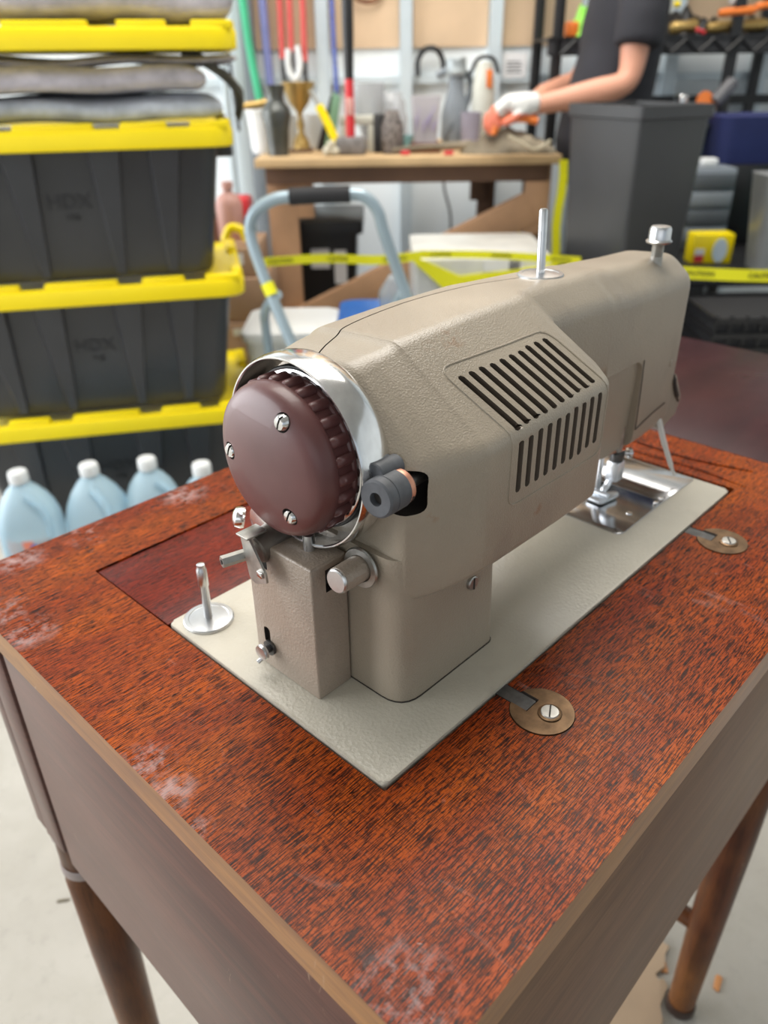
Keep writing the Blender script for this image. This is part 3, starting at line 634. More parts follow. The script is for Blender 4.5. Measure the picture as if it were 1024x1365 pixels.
bm = BM(); lathe(bm, (.3020, .0390, .0024), (0, 0, 1), [(0, 0), (.0024, 0), (.0022, .0006), (0, .0008)], 18); mp('plate_screw', bm, M_CHROME, parent=pl)

# ============================================================ BACKGROUND (frame B: u right, v away, z up)
M_YEL = mat('yellow_plastic', (.95, .74, .0), .35, var=.04)
M_TUB = mat('black_tub_plastic', (.040, .042, .047), .30, var=.12, vscale=8)
M_TUBD = mat('embossed_black', (.022, .023, .027), .5)
M_BLACK = mat('black_plastic', (.012, .012, .013), .4, var=.2)
M_BIN = mat('charcoal_bin', (.040, .041, .044), .38, var=.12)
M_WHITE = mat('white_plastic', (.72, .74, .74), .45, var=.05)
M_PAPER = mat('white_paper', (.72, .72, .73), .8, var=.04)
M_PINE = mat('pine_lumber', (.46, .27, .15), .7, var=.22, vscale=5, bmp=.1, bscale=40)
M_PINED = mat('dark_brown_lumber', (.14, .075, .045), .7, var=.2)  # darker brown for the front rail, rear legs and goblet base
M_CARD = mat('brown_cardboard', (.38, .24, .15), .85, var=.12)
M_FELT = mat('grey_moving_blanket', (.52, .49, .54), .95, var=.25, vscale=26, bmp=.5, bscale=180, bdist=.003, sheen=.3)
M_FELT2 = mat('blue_grey_blanket', (.48, .52, .58), .95, var=.3, vscale=22, bmp=.5, bscale=180, bdist=.003, sheen=.3)
M_OLIVE = mat('dark_olive_blanket', (.10, .095, .075), .95, var=.35, vscale=20, bmp=.5, bscale=120, bdist=.003)
M_TUBE = mat('blue_grey_tube_paint', (.33, .42, .47), .35, .3, var=.06)
M_GREYP = mat('grey_plastic', (.22, .25, .28), .45, var=.12)
M_RED = mat('red_plastic', (.62, .03, .04), .4)
M_ORANGE = mat('orange_plastic', (.80, .20, .03), .45)
M_GREEN = mat('green_cord', (.05, .42, .22), .6)
M_BLUE = mat('blue_plastic', (.02, .12, .42), .4)
M_NAVY = mat('navy_fabric', (.012, .02, .10), .8, var=.2)
M_TEAL = mat('teal_plastic', (.0, .32, .33), .45)
M_LIME = mat('lime_plastic', (.42, .80, .02), .4)
M_GOLD = mat('brass_gold', (.50, .34, .12), .35, .7, var=.2)
M_TAPE = mat('caution_yellow', (.85, .82, .01), .5, var=.03)

def bx_(name, a, b, m, parent, bev=.003, **k):
    q = BM(); box(q, a, b, bev, 2); return part(name, q, m, parent, **k)

# wall framing
bm_plys = [(-.44, -.225), (-.17, .08), (.13, .40), (.45, .73), (.78, 1.05), (1.10, 1.38), (1.43, 1.75), (-.80, -.52)]
for a, b_ in bm_plys:
    q = BM(); box(q, (a, WALLV-.012, 1.06), (b_, WALLV, 2.6)); structure('panel', q, M_PLY)
    q = BM(); box(q, (a-.02, WALLV-.030, .945), (b_+.02, WALLV-.002, .968)); structure('rail', q, M_STUD)
for u in (-.198, .104, .427, .755, 1.075, 1.405, -.86):
    q = BM(); box(q, (u-.022, WALLV-.045, 0), (u+.022, WALLV-.041, 3)); box(q, (u-.022, WALLV-.041, 0), (u-.018, WALLV, 3)); box(q, (u+.018, WALLV-.041, 0), (u+.022, WALLV, 3)); structure('stud', q, M_STUD)
for u, w, m in ((-.515, .030, M_STUD), (-.465, .022, M_GREYP), (-.56, .012, M_STUD)):
    q = BM(); box(q, (u-w, WALLV-.07, 0), (u+w, WALLV-.01, 3), .004); structure('trim_1', q, m)

# ---------------- tubs
def make_tub(lab):
    t = thing('storage_tub', lab, 'storage tub', (0, 0, 0), group='black tubs with yellow lids')
    def sect(hx, hy, y0, z): return [(a, b+y0, z) for a, b in roundrect(-hx, 0, hx, hy, .035, 4)]
    q = BM(); R_ = [sect(.27, .36, .030, .004), sect(.275, .365, .027, .012), sect(.312, .415, .008, .262), sect(.322, .425, .0, .264), sect(.322, .425, .0, .280)]
    loft(q, R_); part('body', q, M_TUB, t)
    for cx in (-.200, -.083, .083, .200):
        q = BM(); V = []
        for z, w, y0, d in ((.012, .012, .026, .006), (.262, .034, .008, .014)):
            V.append([q.verts.new(p_) for p_ in ((cx*(.93 if z < .1 else 1)-w, y0+.004, z), (cx*(.93 if z < .1 else 1)-w+.009, y0-d, z), (cx*(.93 if z < .1 else 1)+w-.001, y0-d, z), (cx*(.93 if z < .1 else 1)+w, y0+.004, z))])
        for k in range(4): q.faces.new((V[0][k], V[0][(k+1) % 4], V[1][(k+1) % 4], V[1][k]))
        q.faces.new(V[0][::-1]); q.faces.new(V[1]); part('rib', q, M_TUB, t)
    for sx in (-1, 1):
        q = BM(); box(q, (sx*.30-.012 if sx > 0 else -.345, .13, .225), (.345 if sx > 0 else -.288, .31, .250), .006); part('handle', q, M_TUB, t)
    text_mesh('embossed_letters', 'HDX', .040, M_TUBD, t, (0, .0142, .160), (radians(94.3), 0, 0), depth=.0012)
    text_mesh('embossed_letters', '17G', .017, M_TUBD, t, (.002, .0165, .130), (radians(94.3), 0, 0), depth=.0012)
    return t
def make_lid(lab, parent=None, name='lid'):
    q = BM()
    loft(q, [[(a, b-.012, z) for a, b in roundrect(-.342+i, i, .342-i, .452-i, .05, 5)] for z, i in ((.256, .000), (.258, -.002), (.284, -.003), (.292, .000), (.294, .010), (.286, .022))])
    return q
def raised(t, zo=0.):
    for x0, x1 in ((-.335, -.26), (-.215, -.125), (-.075, .075), (.125, .215), (.26, .335)):
        q = BM(); box(q, (x0, -.008, .286+zo), (x1, .016, .304+zo), .004); part('rim_block', q, M_YEL, t)
    for y0, y1 in ((.03, .12), (.30, .41)):
        q = BM(); box(q, (.318, y0, .286+zo), (.342, y1, .304+zo), .004); part('rim_block', q, M_YEL, t)
TR = radians(12)
STK = [(-.632, 1.675, .604, 'black tub under the blankets, topmost of its stack, HDX embossed on front'),
       (-.640, 1.680, .302, 'black tub in the middle of the yellow-lidded stack'),
       (-.645, 1.685, .000, 'black tub at the bottom of the stack, behind the water jugs')]
t0 = make_tub(STK[0][3]); ld = part('lid', make_lid(''), M_YEL, t0, label='bright yellow snap-on lid'); raised(ld)
place(t0, STK[0][:3], 'B', TR)
for u, v, z, lab in STK[1:]: dup(t0, (u, v, z), 'B', TR, lab)
# loose lid on the blankets and the blankets
lo = single('tub_lid', make_lid(''), M_YEL, 'loose yellow tub lid lying between the grey blankets', 'lid', (-.605, 1.665, 1.030-.256), 'B', TR); raised(lo)
def blanket(lab, org, sx, sy, sz, m, seed, rot=TR, folds=2, group='folded moving blankets'):
    q = BM(); rnd = random.Random(seed); prof = []
    def row(x0):  # closed yz outline
        pts = []; n = 28
        for k in range(n):
            a = 2*pi*k/n; ca, sa = cos(a), sin(a); y = sy/2*math.copysign(abs(ca)**.35, ca); z = sz/2*math.copysign(abs(sa)**.6, sa)
            z += .004*sin(9*y/sy+seed+x0*7)+.003*sin(x0*23+seed*2)
            pts.append((x0, y+.004*sin(x0*17+seed), z+sz/2))
        return pts
    R_ = []
    for i in range(25):
        s = math.copysign(1-(1-abs(i/12-1))**1.6, i-12); x0 = sx/2*s; f = max((1-abs(s)**26)**.5 if abs(s) < 1 else .3, .3)
        R_.append([(x, y*(.97+.03*f), sz/2+(z-sz/2)*f) for x, y, z in row(x0)])
    loft(q, R_); return single('moving_blanket', q, m, lab, 'blanket', org, 'B', rot, group, sharp=80)
blanket('bluish grey folded blanket lying directly on the top black tub', (-.69, 1.85, .909), .70, .34, .042, M_FELT2, 1)
blanket('mauve-grey folded blanket with a rolled right end, second above the tub', (-.70, 1.84, .957), .67, .36, .046, M_FELT, 4)
b3 = BM(); tube(b3, [(-.02, -.16, .0), (.012, -.165, .002), (.030, -.165, -.010), (.018, -.165, -.022), (-.004, -.165, -.020)], .010, 8, smooth=5); b3.free()
blanket('thin dark-edged blanket layer just under the loose yellow lid', (-.640, 1.90, 1.008), .66, .34, .013, M_FELT, 9)
blanket('grey blanket on top of the loose yellow lid, right-hand fold', (-.55, 1.86, 1.080), .50, .36, .075, M_FELT, 13)
blanket('beige-grey blanket edge at the very top left of the pile', (-.80, 1.82, 1.170), .46, .34, .05, M_OLIVE, 17)
q = BM(); R_ = []
for i in range(10):
    s = i/9; R_.append([(.05*sin(s*3)+.085*s, yy, .13-.125*s+.006*sin(yy*40+i)) for yy in (-.12, -.06, 0, .06, .12)]+[(.05*sin(s*3)+.10*s-.018, yy, .122-.125*s) for yy in (.12, .06, 0, -.06, -.12)])
loft(q, R_); single('hanging_blanket', q, M_OLIVE, 'dark olive blanket corner drooping off the right end of the pile', 'blanket', (-.405, 1.93, .905), 'B', TR, sharp=80)

# ---------------- water jugs
def jug_mat():
    m, t, b = nt('water_jug_plastic'); b.inputs['Base Color'].default_value = (.62, .82, .93, 1); b.inputs['Roughness'].default_value = .25
    b.inputs['Transmission Weight'].default_value = .5; b.inputs['IOR'].default_value = 1.2; b.inputs['Subsurface Weight'].default_value = 0.; return m
M_JUG = jug_mat()
def make_jug(lab):
    t = thing('water_jug', lab, 'water jug', (0, 0, 0), group='water jugs in front of the tubs')
    q = BM(); R_ = []
    for z, r, e in ((.0, .060, 5), (.006, .072, 5), (.10, .075, 5), (.150, .0745, 4), (.180, .068, 3), (.205, .056, 2.4), (.225, .040, 2), (.238, .024, 2), (.243, .0195, 2), (.250, .0190, 2)):
        r *= .82; R_.append([(r*math.copysign(abs(cos(a))**(2/e), cos(a)), r*math.copysign(abs(sin(a))**(2/e), sin(a)), z) for a in [2*pi*k/32 for k in range(32)]])
    loft(q, R_); part('bottle', q, M_JUG, t, sharp=70)
    q = BM(); tube(q, [(.014, -.034, .226), (.036, -.042, .205), (.050, -.046, .170), (.048, -.050, .130)], .009, 10, smooth=5, flat=.8); part('handle', q, M_JUG, t, sharp=70)
    q = BM(); lathe(q, (0, 0, 0), (0, 0, 1), [(0, .244), (.0200, .244), (.0205, .247), (.0200, .264), (.018, .268), (0, .269)], 28); part('cap', q, M_WHITE, t)
    return t
j0 = make_jug('water jug with an orange and blue label, leftmost of the row'); place(j0, (-.772, 1.46, 0), 'B', .2)
q = BM(); R_ = []
for z in (.060, .130): R_.append([(.0630*sin(a), -.0630*cos(a)*.985, z) for a in [(-.75+1.5*k/10) for k in range(11)]]+[(.0610*sin(a), -.0610*cos(a)*.985, z) for a in [(.75-1.5*k/10) for k in range(11)]])
loft(q, R_); JL = q
for u, v, r_, lab in ((-.632, 1.49, -.1, 'water jug second from the left'), (-.514, 1.515, .3, 'water jug third from the left, rounded shoulder showing'), (-.389, 1.485, .1, 'water jug at the right end, only its cap and shoulder show')):
    dup(j0, (u, v, 0), 'B', r_, lab)
lb = part('label', JL, mat('orange_label', (.80, .25, .16), .6), j0, label='orange paper label with a blue spot')
q = BM(); cyl(q, (.012, -.0600, .112), (.012, -.0640, .112), .009, n=16); part('printed_spot', q, mat('violet_ink', (.12, .10, .45), .6), lb)
q = BM(); box(q, (.020, -.0625, .085), (.036, -.054, .118), .001); part('printed_spot', q, M_PAPER, lb)

# ---------------- step ladder
sl_ = thing('step_stool', 'folding step stool with a grey tube hoop and black foam grip', 'step stool', (-.10, 1.75, 0), absolute=True)
pth = [(-.165, 1.62, .40), (-.205, 1.65, .50), (-.245, 1.68, .60), (-.272, 1.70, .69), (-.262, 1.70, .735), (-.225, 1.70, .760), (-.18, 1.70, .768), (-.06, 1.70, .771), (-.025, 1.70, .762), (-.003, 1.70, .735), (.010, 1.70, .69), (.062, 1.70, .545), (.11, 1.66, .40), (.17, 1.60, .20), (.20, 1.56, .0)]
q = BM(); tube(q, pth, .0125, 12, smooth=6); part('hoop', q, M_TUBE, sl_, sharp=70)
q = BM(); tube(q, [(-.165, 1.62, .40), (-.14, 1.60, .2), (-.13, 1.58, .0)], .0125, 12, smooth=4); part('front_leg', q, M_TUBE, sl_, sharp=70)
q = BM(); tube(q, [(-.185, 1.70, .7678), (-.12, 1.70, .7705), (-.060, 1.70, .7712)], .0170, 14, smooth=4); part('grip', q, mat('black_foam', (.018, .018, .02), .8), sl_, label='black foam grip')
q = BM(); tube(q, [(-.225, 1.70, .57), (-.262, 1.75, .52), (-.270, 1.79, .43), (-.265, 1.84, .0)], .011, 12, smooth=5); part('rear_leg', q, M_TUBE, sl_, sharp=70)
q = BM(); tube(q, [(.045, 1.72, .56), (.02, 1.75, .50), (.03, 1.79, .43), (.04, 1.84, .0)], .011, 12, smooth=5); part('rear_leg', q, M_TUBE, sl_, sharp=70)
q = BM(); tube(q, [(-.2335, 1.6710, .575), (-.2435, 1.679, .598)], .0138, 14); part('tape_band', q, M_TAPE, sl_, label='yellow tape band')
bx_('tread', (-.17, 1.52, .22), (.15, 1.72, .245), M_TUBE, sl_, .008)
q = BM(); prism(q, roundrect(-.352, 1.885, -.115, 2.13, .03), .40, .425, bev=.006); single('bin_cover', q, M_WHITE, 'off-white plastic lid lying behind the step stool', 'lid', (-.245, 2.0, .40), absolute=True)
q = BM(); loft(q, [[(a, b_, z) for a, b_ in roundrect(-.345+i, 1.90+i, -.145-i, 2.10-i, .03)] for z, i in ((0, .03), (.39, .0), (.399, .0))]); single('white_bin', q, M_WHITE, 'white bin under the off-white plastic lid', 'bin', (-.245, 2.0, 0), absolute=True)
bt = thing('blue_tote', 'blue plastic tote lid showing behind the machine arm', 'tote', (-.02, 1.98, 0), absolute=True)
q = BM(); loft(q, [[(a, b_, z) for a, b_ in roundrect(-.100+i, 1.88+i, .065-i, 2.12-i, .03)] for z, i in ((0, .03), (.42, .0))]); part('body', q, M_BLUE, bt)
q = BM(); prism(q, roundrect(-.110, 1.87, .075, 2.13, .03), .42, .445, bev=.006); part('lid', q, M_BLUE, bt)
q = BM(); R_ = []
for i in range(9):
    s = i/8; r = .026*sin(pi*min(.98, .12+.86*s))+.008; R_.append([(r*cos(a)*(1+.12*sin(3*a+i)), r*.7*sin(a), .11*s) for a in [2*pi*k/14 for k in range(14)]])
loft(q, R_); single('plastic_bag', q, mat('clear_bag', (.45, .50, .54), .2, alpha=.55), 'crumpled clear plastic bag between the stool and the white box', 'bag', (.03, 1.93, .446), sharp=80)

# ---------------- left rear: cartons, bottles
def carton(lab, a, b, lbl=None):
    t = thing('cardboard_carton', lab, 'box', ((a[0]+b[0])/2, (a[1]+b[1])/2, a[2]), absolute=True, group='cartons behind the step stool')
    bx_('carton_body', a, b, M_CARD, t, .004); bx_('tape_strip', (a[0]-.0005, (a[1]+b[1])/2-.02, b[2]-.0005), (b[0]+.0005, (a[1]+b[1])/2+.02, b[2]+.001), mat('clear_brown_tape', (.36, .22, .12), .3), t, 0)
    if lbl: bx_('label', lbl[0], lbl[1], M_PAPER, t, 0)
carton('brown carton at the bottom, small white label near its top', (-.475, 2.210, 0), (-.325, 2.480, .36), ((-.43, 2.208, .325), (-.37, 2.211, .345)))
carton('brown carton in the middle of the carton pile', (-.470, 2.220, .361), (-.320, 2.480, .485))
carton('small brown carton on top of the carton pile with a white label', (-.465, 2.240, .486), (-.345, 2.480, .565), ((-.43, 2.238, .520), (-.385, 2.241, .550)))
def bottle(name, lab, cat, org, h, r, m, capm, neck=.35, group=None):
    t = thing(name, lab, cat, org, group=group)
    q = BM(); lathe(q, (0, 0, 0), (0, 0, 1), [(0, 0), (r*.95, 0), (r, h*.03), (r, h*.62), (r*.8, h*.74), (r*neck, h*.82), (r*neck, h*.9), (0, h*.9)], 24); part('bottle', q, m, t, sharp=60)
    q = BM(); lathe(q, (0, 0, 0), (0, 0, 1), [(0, h*.88), (r*neck*1.25, h*.88), (r*neck*1.2, h), (0, h)], 20); part('cap', q, capm, t); return t
M_PINK = mat('faded_pink_plastic', (.50, .27, .23), .5)
bottle('pink_bottle', 'faded pink bell-shouldered bottle beside the left wall post', 'bottle', (-.435, 2.38, .566), .155, .038, M_PINK, M_PINK)
bottle('pink_bottle', 'faded pink bottle half hidden by the black tub', 'bottle', (-.515, 2.40, .50), .18, .035, M_PINK, M_WHITE)
single('yellow_clamp', (lambda q: (tube(q, [(-.03, 0, .01), (-.01, 0, .045), (.02, 0, .04), (.035, 0, .012)], .012, 8, smooth=4), q)[1])(BM()), M_YEL, 'yellow clamp lying on the small brown carton', 'clamp', (-.41, 2.28, .566), sharp=70)
bx = thing('red_black_toolbag', 'black and red bag behind the yellow clamp', 'bag', (-.47, 2.5, .0), absolute=True)
bx_('bag_body', (-.56, 2.50, .0), (-.40, 2.66, .62), M_BLACK, bx, .03); bx_('red_flap', (-.47, 2.49, .60), (-.395, 2.60, .66), M_RED, bx, .015)

# ---------------- workbench
wb = thing('workbench', 'rough pine workbench with a diagonal brace, cluttered with tools', 'workbench', (.09, 2.75, 0), absolute=True)
bx_('bench_top', (-.36, 2.44, .748), (.53, 3.10, .772), mat('bench_top_board', (.55, .38, .20), .6, var=.15), wb, .002)
bx_('front_rail', (-.335, 2.47, .700), (.50, 2.505, .747), M_PINED, wb, .002)
bx_('leg', (-.338, 2.50, 0), (-.250, 2.54, .747), M_PINE, wb, .002)
bx_('leg_cleat', (-.250, 2.50, .60), (-.200, 2.54, .700), M_PINE, wb, .002)
bx_('leg', (.435, 2.465, .55), (.505, 2.50, .699), M_PINE, wb, .002); bx_('leg', (.455, 2.502, 0), (.515, 2.54, .747), M_PINE, wb, .002)
bx_('leg', (.355, 2.98, 0), (.415, 3.02, .747), M_PINED, wb, .002); bx_('leg', (-.30, 2.98, 0), (-.24, 3.02, .747), M_PINED, wb, .002)
bx_('leg_block', (.325, 2.96, .58), (.375, 2.98, .747), M_PINED, wb, .002)
q = BM(); a = Vector((-.32, 0, .255)); b_ = Vector((.455, 0, .625)); d = (b_-a).normalized(); n_ = Vector((-d.z, 0, d.x))*.046
prism(q, [((a-n_).x, (a-n_).z), ((b_-n_).x, (b_-n_).z), ((b_+n_).x, (b_+n_).z), ((a+n_).x, (a+n_).z)], 2.462, 2.499, 'xz', bev=.002); part('brace', q, M_PINE, wb, label='diagonal pine brace')
# things under and beside it
tt = thing('black_tote', 'black lidded tote with a white label, left under the workbench', 'tote', (-.19, 2.72, 0), absolute=True)
q = BM(); loft(q, [[(a_, b2, z) for a_, b2 in roundrect(-.30+i, 2.60+i, -.075-i, 2.92-i, .02)] for z, i in ((.0, .03), (.535, .0))]); part('body', q, M_BLACK, tt)
q = BM(); prism(q, roundrect(-.315, 2.585, -.055, 2.935, .02), .535, .575, bev=.005); part('lid', q, M_BLACK, tt)
bx_('label', (-.225, 2.590, .43), (-.165, 2.612, .49), M_PAPER, tt, 0); bx_('label', (-.150, 2.590, .38), (-.110, 2.612, .485), M_PAPER, tt, 0)
q = BM(); R_ = []
for i in range(12):
    s = i/11; r = .17*sin(pi*min(.97, .18+.80*s)); R_.append([(r*cos(a)*(1+.05*sin(4*a)), r*.6*sin(a), .42*s) for a in [2*pi*k/20 for k in range(20)]])
loft(q, R_); single('shadow_lump', q, mat('grey_brown_shadow', (.20, .18, .165), .9, var=.3, vscale=10), 'rounded grey-brown lump added for the shadow against the wall under the workbench', 'bag', (.20, 3.08, .0), sharp=80)  # lump added in place of a round grey-brown shadow
q = BM(); tube(q, [(.245, 3.22, .76), (.25, 3.22, .6), (.28, 3.22, .48), (.275, 3.22, .3)], .005, 6, smooth=5); single('hanging_wire', q, M_BLACK, 'thin dark wire hanging under the workbench', 'wire', (.25, 3.22, .3), absolute=True, sharp=80)
wbx = thing('wrapped_box', 'white box wrapped in plastic with yellow caution tape, behind the spool pin', 'box', (.23, 2.15, 0), absolute=True)
q = BM(); prism(q, roundrect(.085, 2.00, .435, 2.35, .015), .0, .575, bev=.006); part('box_body', q, mat('white_wrap', (.62, .62, .58), .35, var=.12, vscale=9, bmp=.3, bscale=12, bdist=.01), wbx)
q = BM(); prism(q, [(.20, .470), (.44, .500), (.44, .560), (.20, .535), (.085, .585), (.085, .570)], 1.992, 1.999, 'xz'); part('yellow_band', q, M_TAPE, wbx)
bx_('shipping_label', (.26, 1.996, .545), (.36, 1.9995, .574), M_PAPER, wbx, 0)
for k in range(7): bx_('barcode_bar', (.325+.004*k, 1.9945, .548), (.327+.004*k, 1.9958, .571), M_BLACK, wbx, 0)

# caution tape
def caution(lab, pts, h=.030, txt=True):
    t = thing('caution_tape', lab, 'tape', pts[0], absolute=True); P = smooth_path(pts, 6); q = BM(); R_ = []
    for p_ in P: R_.append([(p_.x, p_.y, p_.z-h/2), (p_.x, p_.y+.0012, p_.z-h/2), (p_.x, p_.y+.0012, p_.z+h/2), (p_.x, p_.y, p_.z+h/2)])
    loft(q, R_); part('tape_strip', q, M_TAPE, t)
    L = sum((Vector(b)-Vector(a)).length for a, b in zip(P, P[1:])); s = .05; o0 = Vector(pts[0])
    while s < L-.05:
        acc = 0
        for a, b in zip(P, P[1:]):
            l = (b-a).length
            if acc+l >= s: p_ = a+(b-a)*((s-acc)/l); d = (b-a).normalized(); break
            acc += l
        text_mesh('lettering', 'CAUTION', h*.62, M_BLACK, t, p_-o0+Vector((0, -.0012, 0)), (radians(90), -math.asin(d.z), atan2(d.y, d.x)), depth=.0004); s += .15
caution('yellow caution tape strung from the tubs across the step stool', [(-.30, 2.00, .575), (-.15, 2.02, .578), (.0, 1.96, .585), (.10, 1.97, .592)], .022)
caution('yellow caution tape running behind the machine arm to the trash bin', [(.10, 1.985, .592), (.28, 1.975, .590), (.50, 1.98, .572)], .018)
caution('yellow caution tape across the black crates right of the trash bin', [(.66, 1.76, .590), (.85, 1.76, .580), (1.15, 1.77, .572)], .026)
q = BM(); R_ = []
for i in range(8): s = i/7; R_.append([(.520+.004*sin(i*1.3), 2.43, .76-.33*s), (.545+.004*sin(i*1.3), 2.432, .76-.33*s), (.545+.004*sin(i*1.3), 2.434, .76-.33*s), (.520+.004*sin(i*1.3), 2.4325, .76-.33*s)])
loft(q, R_); single('caution_tape', q, M_TAPE, 'yellow tape end hanging down the right leg of the workbench', 'tape', (.53, 2.43, .43), absolute=True, sharp=80)
tg = thing('price_card', 'small yellow and red card hanging beside the right bench leg', 'card', (.425, 2.52, .50), absolute=True)
bx_('yellow_card', (.425, 2.545, .50), (.460, 2.549, .60), M_YEL, tg, 0); bx_('red_patch', (.430, 2.542, .545), (.456, 2.546, .585), M_RED, tg, 0)

# ---------------- clutter on the bench (top at .772)
BT = .7725
def onb(x, v): return (x, v, BT)
bk = thing('white_bucket', 'white bucket with a wooden brush across it at the left bench end', 'bucket', (-.353, 2.64, BT))
q = BM(); lathe(q, (0, 0, 0), (0, 0, 1), [(0, 0), (.036, 0), (.048, .11), (.050, .112), (.050, .120), (.045, .120), (.040, .01), (0, .01)], 28); part('bucket', q, M_WHITE, bk)
q = BM(); tube(q, [(-.065, -.01, .128), (0, 0, .134), (.055, 0, .150)], [.010, .012, .008], 10, smooth=4); single('wooden_brush', q, M_GOLD, 'tan brush lying across the white bucket', 'brush', (-.353, 2.64, BT), sharp=70)
q = BM(); lathe(q, (0, 0, 0), (0, 0, 1), [(0, 0), (.030, 0), (.030, .008), (.034, .07), (.044, .110), (.040, .125), (.026, .140), (.024, .155), (.032, .185), (.028, .185), (.020, .15), (0, .14)], 32); single('pewter_vase', q, mat('dark_pewter', (.09, .095, .09), .35, .6, var=.2, vscale=30), 'dark pewter vase with a flared neck on the bench', 'vase', (-.299, 2.55, BT), sharp=60)
tr = thing('brass_goblet', 'brass goblet trophy beside the pewter vase', 'trophy', (-.240, 2.66, BT))
q = BM(); lathe(q, (0, 0, 0), (0, 0, 1), [(0, .008), (.028, .008), (.024, .030), (.008, .055), (.012, .075), (.007, .095), (.010, .110), (.030, .135), (.052, .190), (.048, .190), (.026, .140), (0, .125)], 32); part('cup', q, M_GOLD, tr, sharp=60)
q = BM(); box(q, (-.034, -.034, -.0), (.034, .034, .009), .002); part('base', q, M_PINED, tr)
for i, (u, v, lab) in enumerate(((-.296, 2.76, 'white mug behind the pewter vase'), (-.206, 2.76, 'white mug behind the brass goblet'))):
    t = thing('white_mug', lab, 'mug', (u, v, BT), group='white mugs'); q = BM(); lathe(q, (0, 0, 0), (0, 0, 1), [(0, 0), (.030, 0), (.034, .01), (.036, .10), (.033, .10), (.030, .01), (0, .01)], 24); part('cup', q, M_WHITE, t)
    q = BM(); tube(q, [(.034, 0, .08), (.056, 0, .07), (.056, 0, .035), (.034, 0, .022)], .005, 8, smooth=4); part('handle', q, M_WHITE, t)
tl = thing('yellow_tool', 'yellow handled tool leaning between the goblet and the sledgehammer', 'tool', (-.163, 2.55, BT))
q = BM(); cyl(q, (.055, 0, .0), (-.012, .02, .130), .0125, n=16, ch=.002); part('handle', q, M_YEL, tl)
q = BM(); cyl(q, (-.012, .02, .130), (-.035, .03, .17), .006, n=12); part('shaft', q, M_DULL, tl)
q = BM(); prism(q, [(-.030, 0), (.010, 0), (.045, .165), (.020, .150)], -.012, .012, 'xz', bev=.003); single('black_bag', q, M_BLACK, 'pointed black tool pouch standing behind the yellow tool', 'pouch', (-.167, 2.70, BT))
q = BM(); prism(q, [(-.02, 0), (.012, .0), (.040, .150), (.018, .165)], -.005, .005, 'xz', bev=.002); single('paint_scraper', q, mat('sage_green', (.20, .38, .25), .5), 'sage green scraper blade leaning beside the red handle', 'scraper', (-.150, 2.60, BT))
sh = thing('sledgehammer', 'sledgehammer standing on its head with a red and black handle', 'hammer', (-.083, 2.54, BT))
q = BM(); box(q, (-.045, -.028, 0), (.045, .028, .048), .008); part('head', q, mat('rough_grey_steel', (.20, .19, .19), .7, .2, var=.3, vscale=50), sh)
q = BM(); lathe(q, (0, 0, .045), (0.005, 0, 1), [(0, 0), (.013, 0), (.014, .02), (.0125, .155), (0, .155)], 18); hd = part('handle', q, M_RED, sh)
q = BM(); lathe(q, (.0008, 0, .198), (0.005, 0, 1), [(0, 0), (.0135, 0), (.0145, .05), (.0165, .13), (.0165, .190), (.014, .200), (0, .203)], 18); part('grip', q, M_BLACK, sh, label='black rubber grip')
q = BM(); box(q, (-.0095, -.0146, .105), (.0095, -.0130, .150), .0005); part('pale_sticker', q, mat('pink_sticker', (.65, .35, .32), .6), hd)
cb = thing('white_cabinet_box', 'small off-white plastic stand behind the hammer head', 'box', (-.062, 2.64, BT))
for a, b_ in (((-.055, -.03, .075), (.060, .05, .098)), ((.030, -.03, .0), (.058, .05, .0745)), ((-.053, -.03, 0), (-.035, .05, .0745))): bx_('panel', a, b_, mat('cream_plastic', (.60, .60, .52), .5), cb, .003)
q = BM()
for k, (dx, dz, r) in enumerate(((0, .014, .016), (.022, .012, .014), (.010, .030, .013))):
    b2 = BM(); lathe(b2, (-.150+dx, 2.50, BT+dz-r*.9), (0, 0, 1), [(0, 0), (r*.8, r*.25), (r, r), (r*.75, r*1.6), (0, r*1.85)], 12); single('pebble', b2, mat('cream_stone', (.50, .47, .38), .8), ['cream pebble, left of the little pile beside the hammer head', 'cream pebble, right of the little pile beside the hammer head', 'cream pebble on top of the little pile'][k], 'stone', (-.150+dx, 2.50, BT+dz-r*.9), absolute=True, group='pebbles on the bench', sharp=80)
q.free()
M_CLEAR = mat('hazy_glass', (.60, .62, .64), .12, alpha=.55)
def vessel(name, lab, cat, u, v, prof, m, group=None):
    b2 = BM(); lathe(b2, (0, 0, 0), (0, 0, 1), prof, 28); return single(name, b2, m, lab, cat, (u, v, BT), group=group, sharp=60)
vessel('glass_vase', 'clear glass vase with a purple print behind the sledgehammer', 'vase', -.029, 2.74, [(0, 0), (.030, 0), (.022, .03), (.045, .10), (.050, .185), (.047, .185), (.042, .10), (.018, .035), (0, .03)], M_CLEAR)
vessel('glass_bowl', 'round clear glass bowl behind the white plastic stand', 'bowl', -.003+.04, 2.82, [(0, .0), (.03, 0), (.03, .02), (.055, .07), (.050, .13), (.030, .155), (.026, .155), (.046, .125), (0, .03)], M_CLEAR)
vessel('glass_bottle', 'tall clear bottle with a teal cap, middle of the bench', 'bottle', .062, 2.70, [(0, 0), (.028, 0), (.030, .09), (.014, .13), (.012, .16), (0, .16)], M_CLEAR)
vessel('woven_jar', 'dark woven-patterned jar beside the black canister', 'jar', .041, 2.56, [(0, 0), (.030, 0), (.034, .03), (.033, .075), (.022, .100), (.018, .115), (0, .116)], mat('mottled_grey_weave', (.16, .14, .13), .7, var=.8, vscale=90))
vessel('black_canister', 'slim black canister beside the woven jar', 'canister', .003, 2.60, [(0, 0), (.018, 0), (.018, .100), (.014, .105), (0, .105)], M_BLACK)
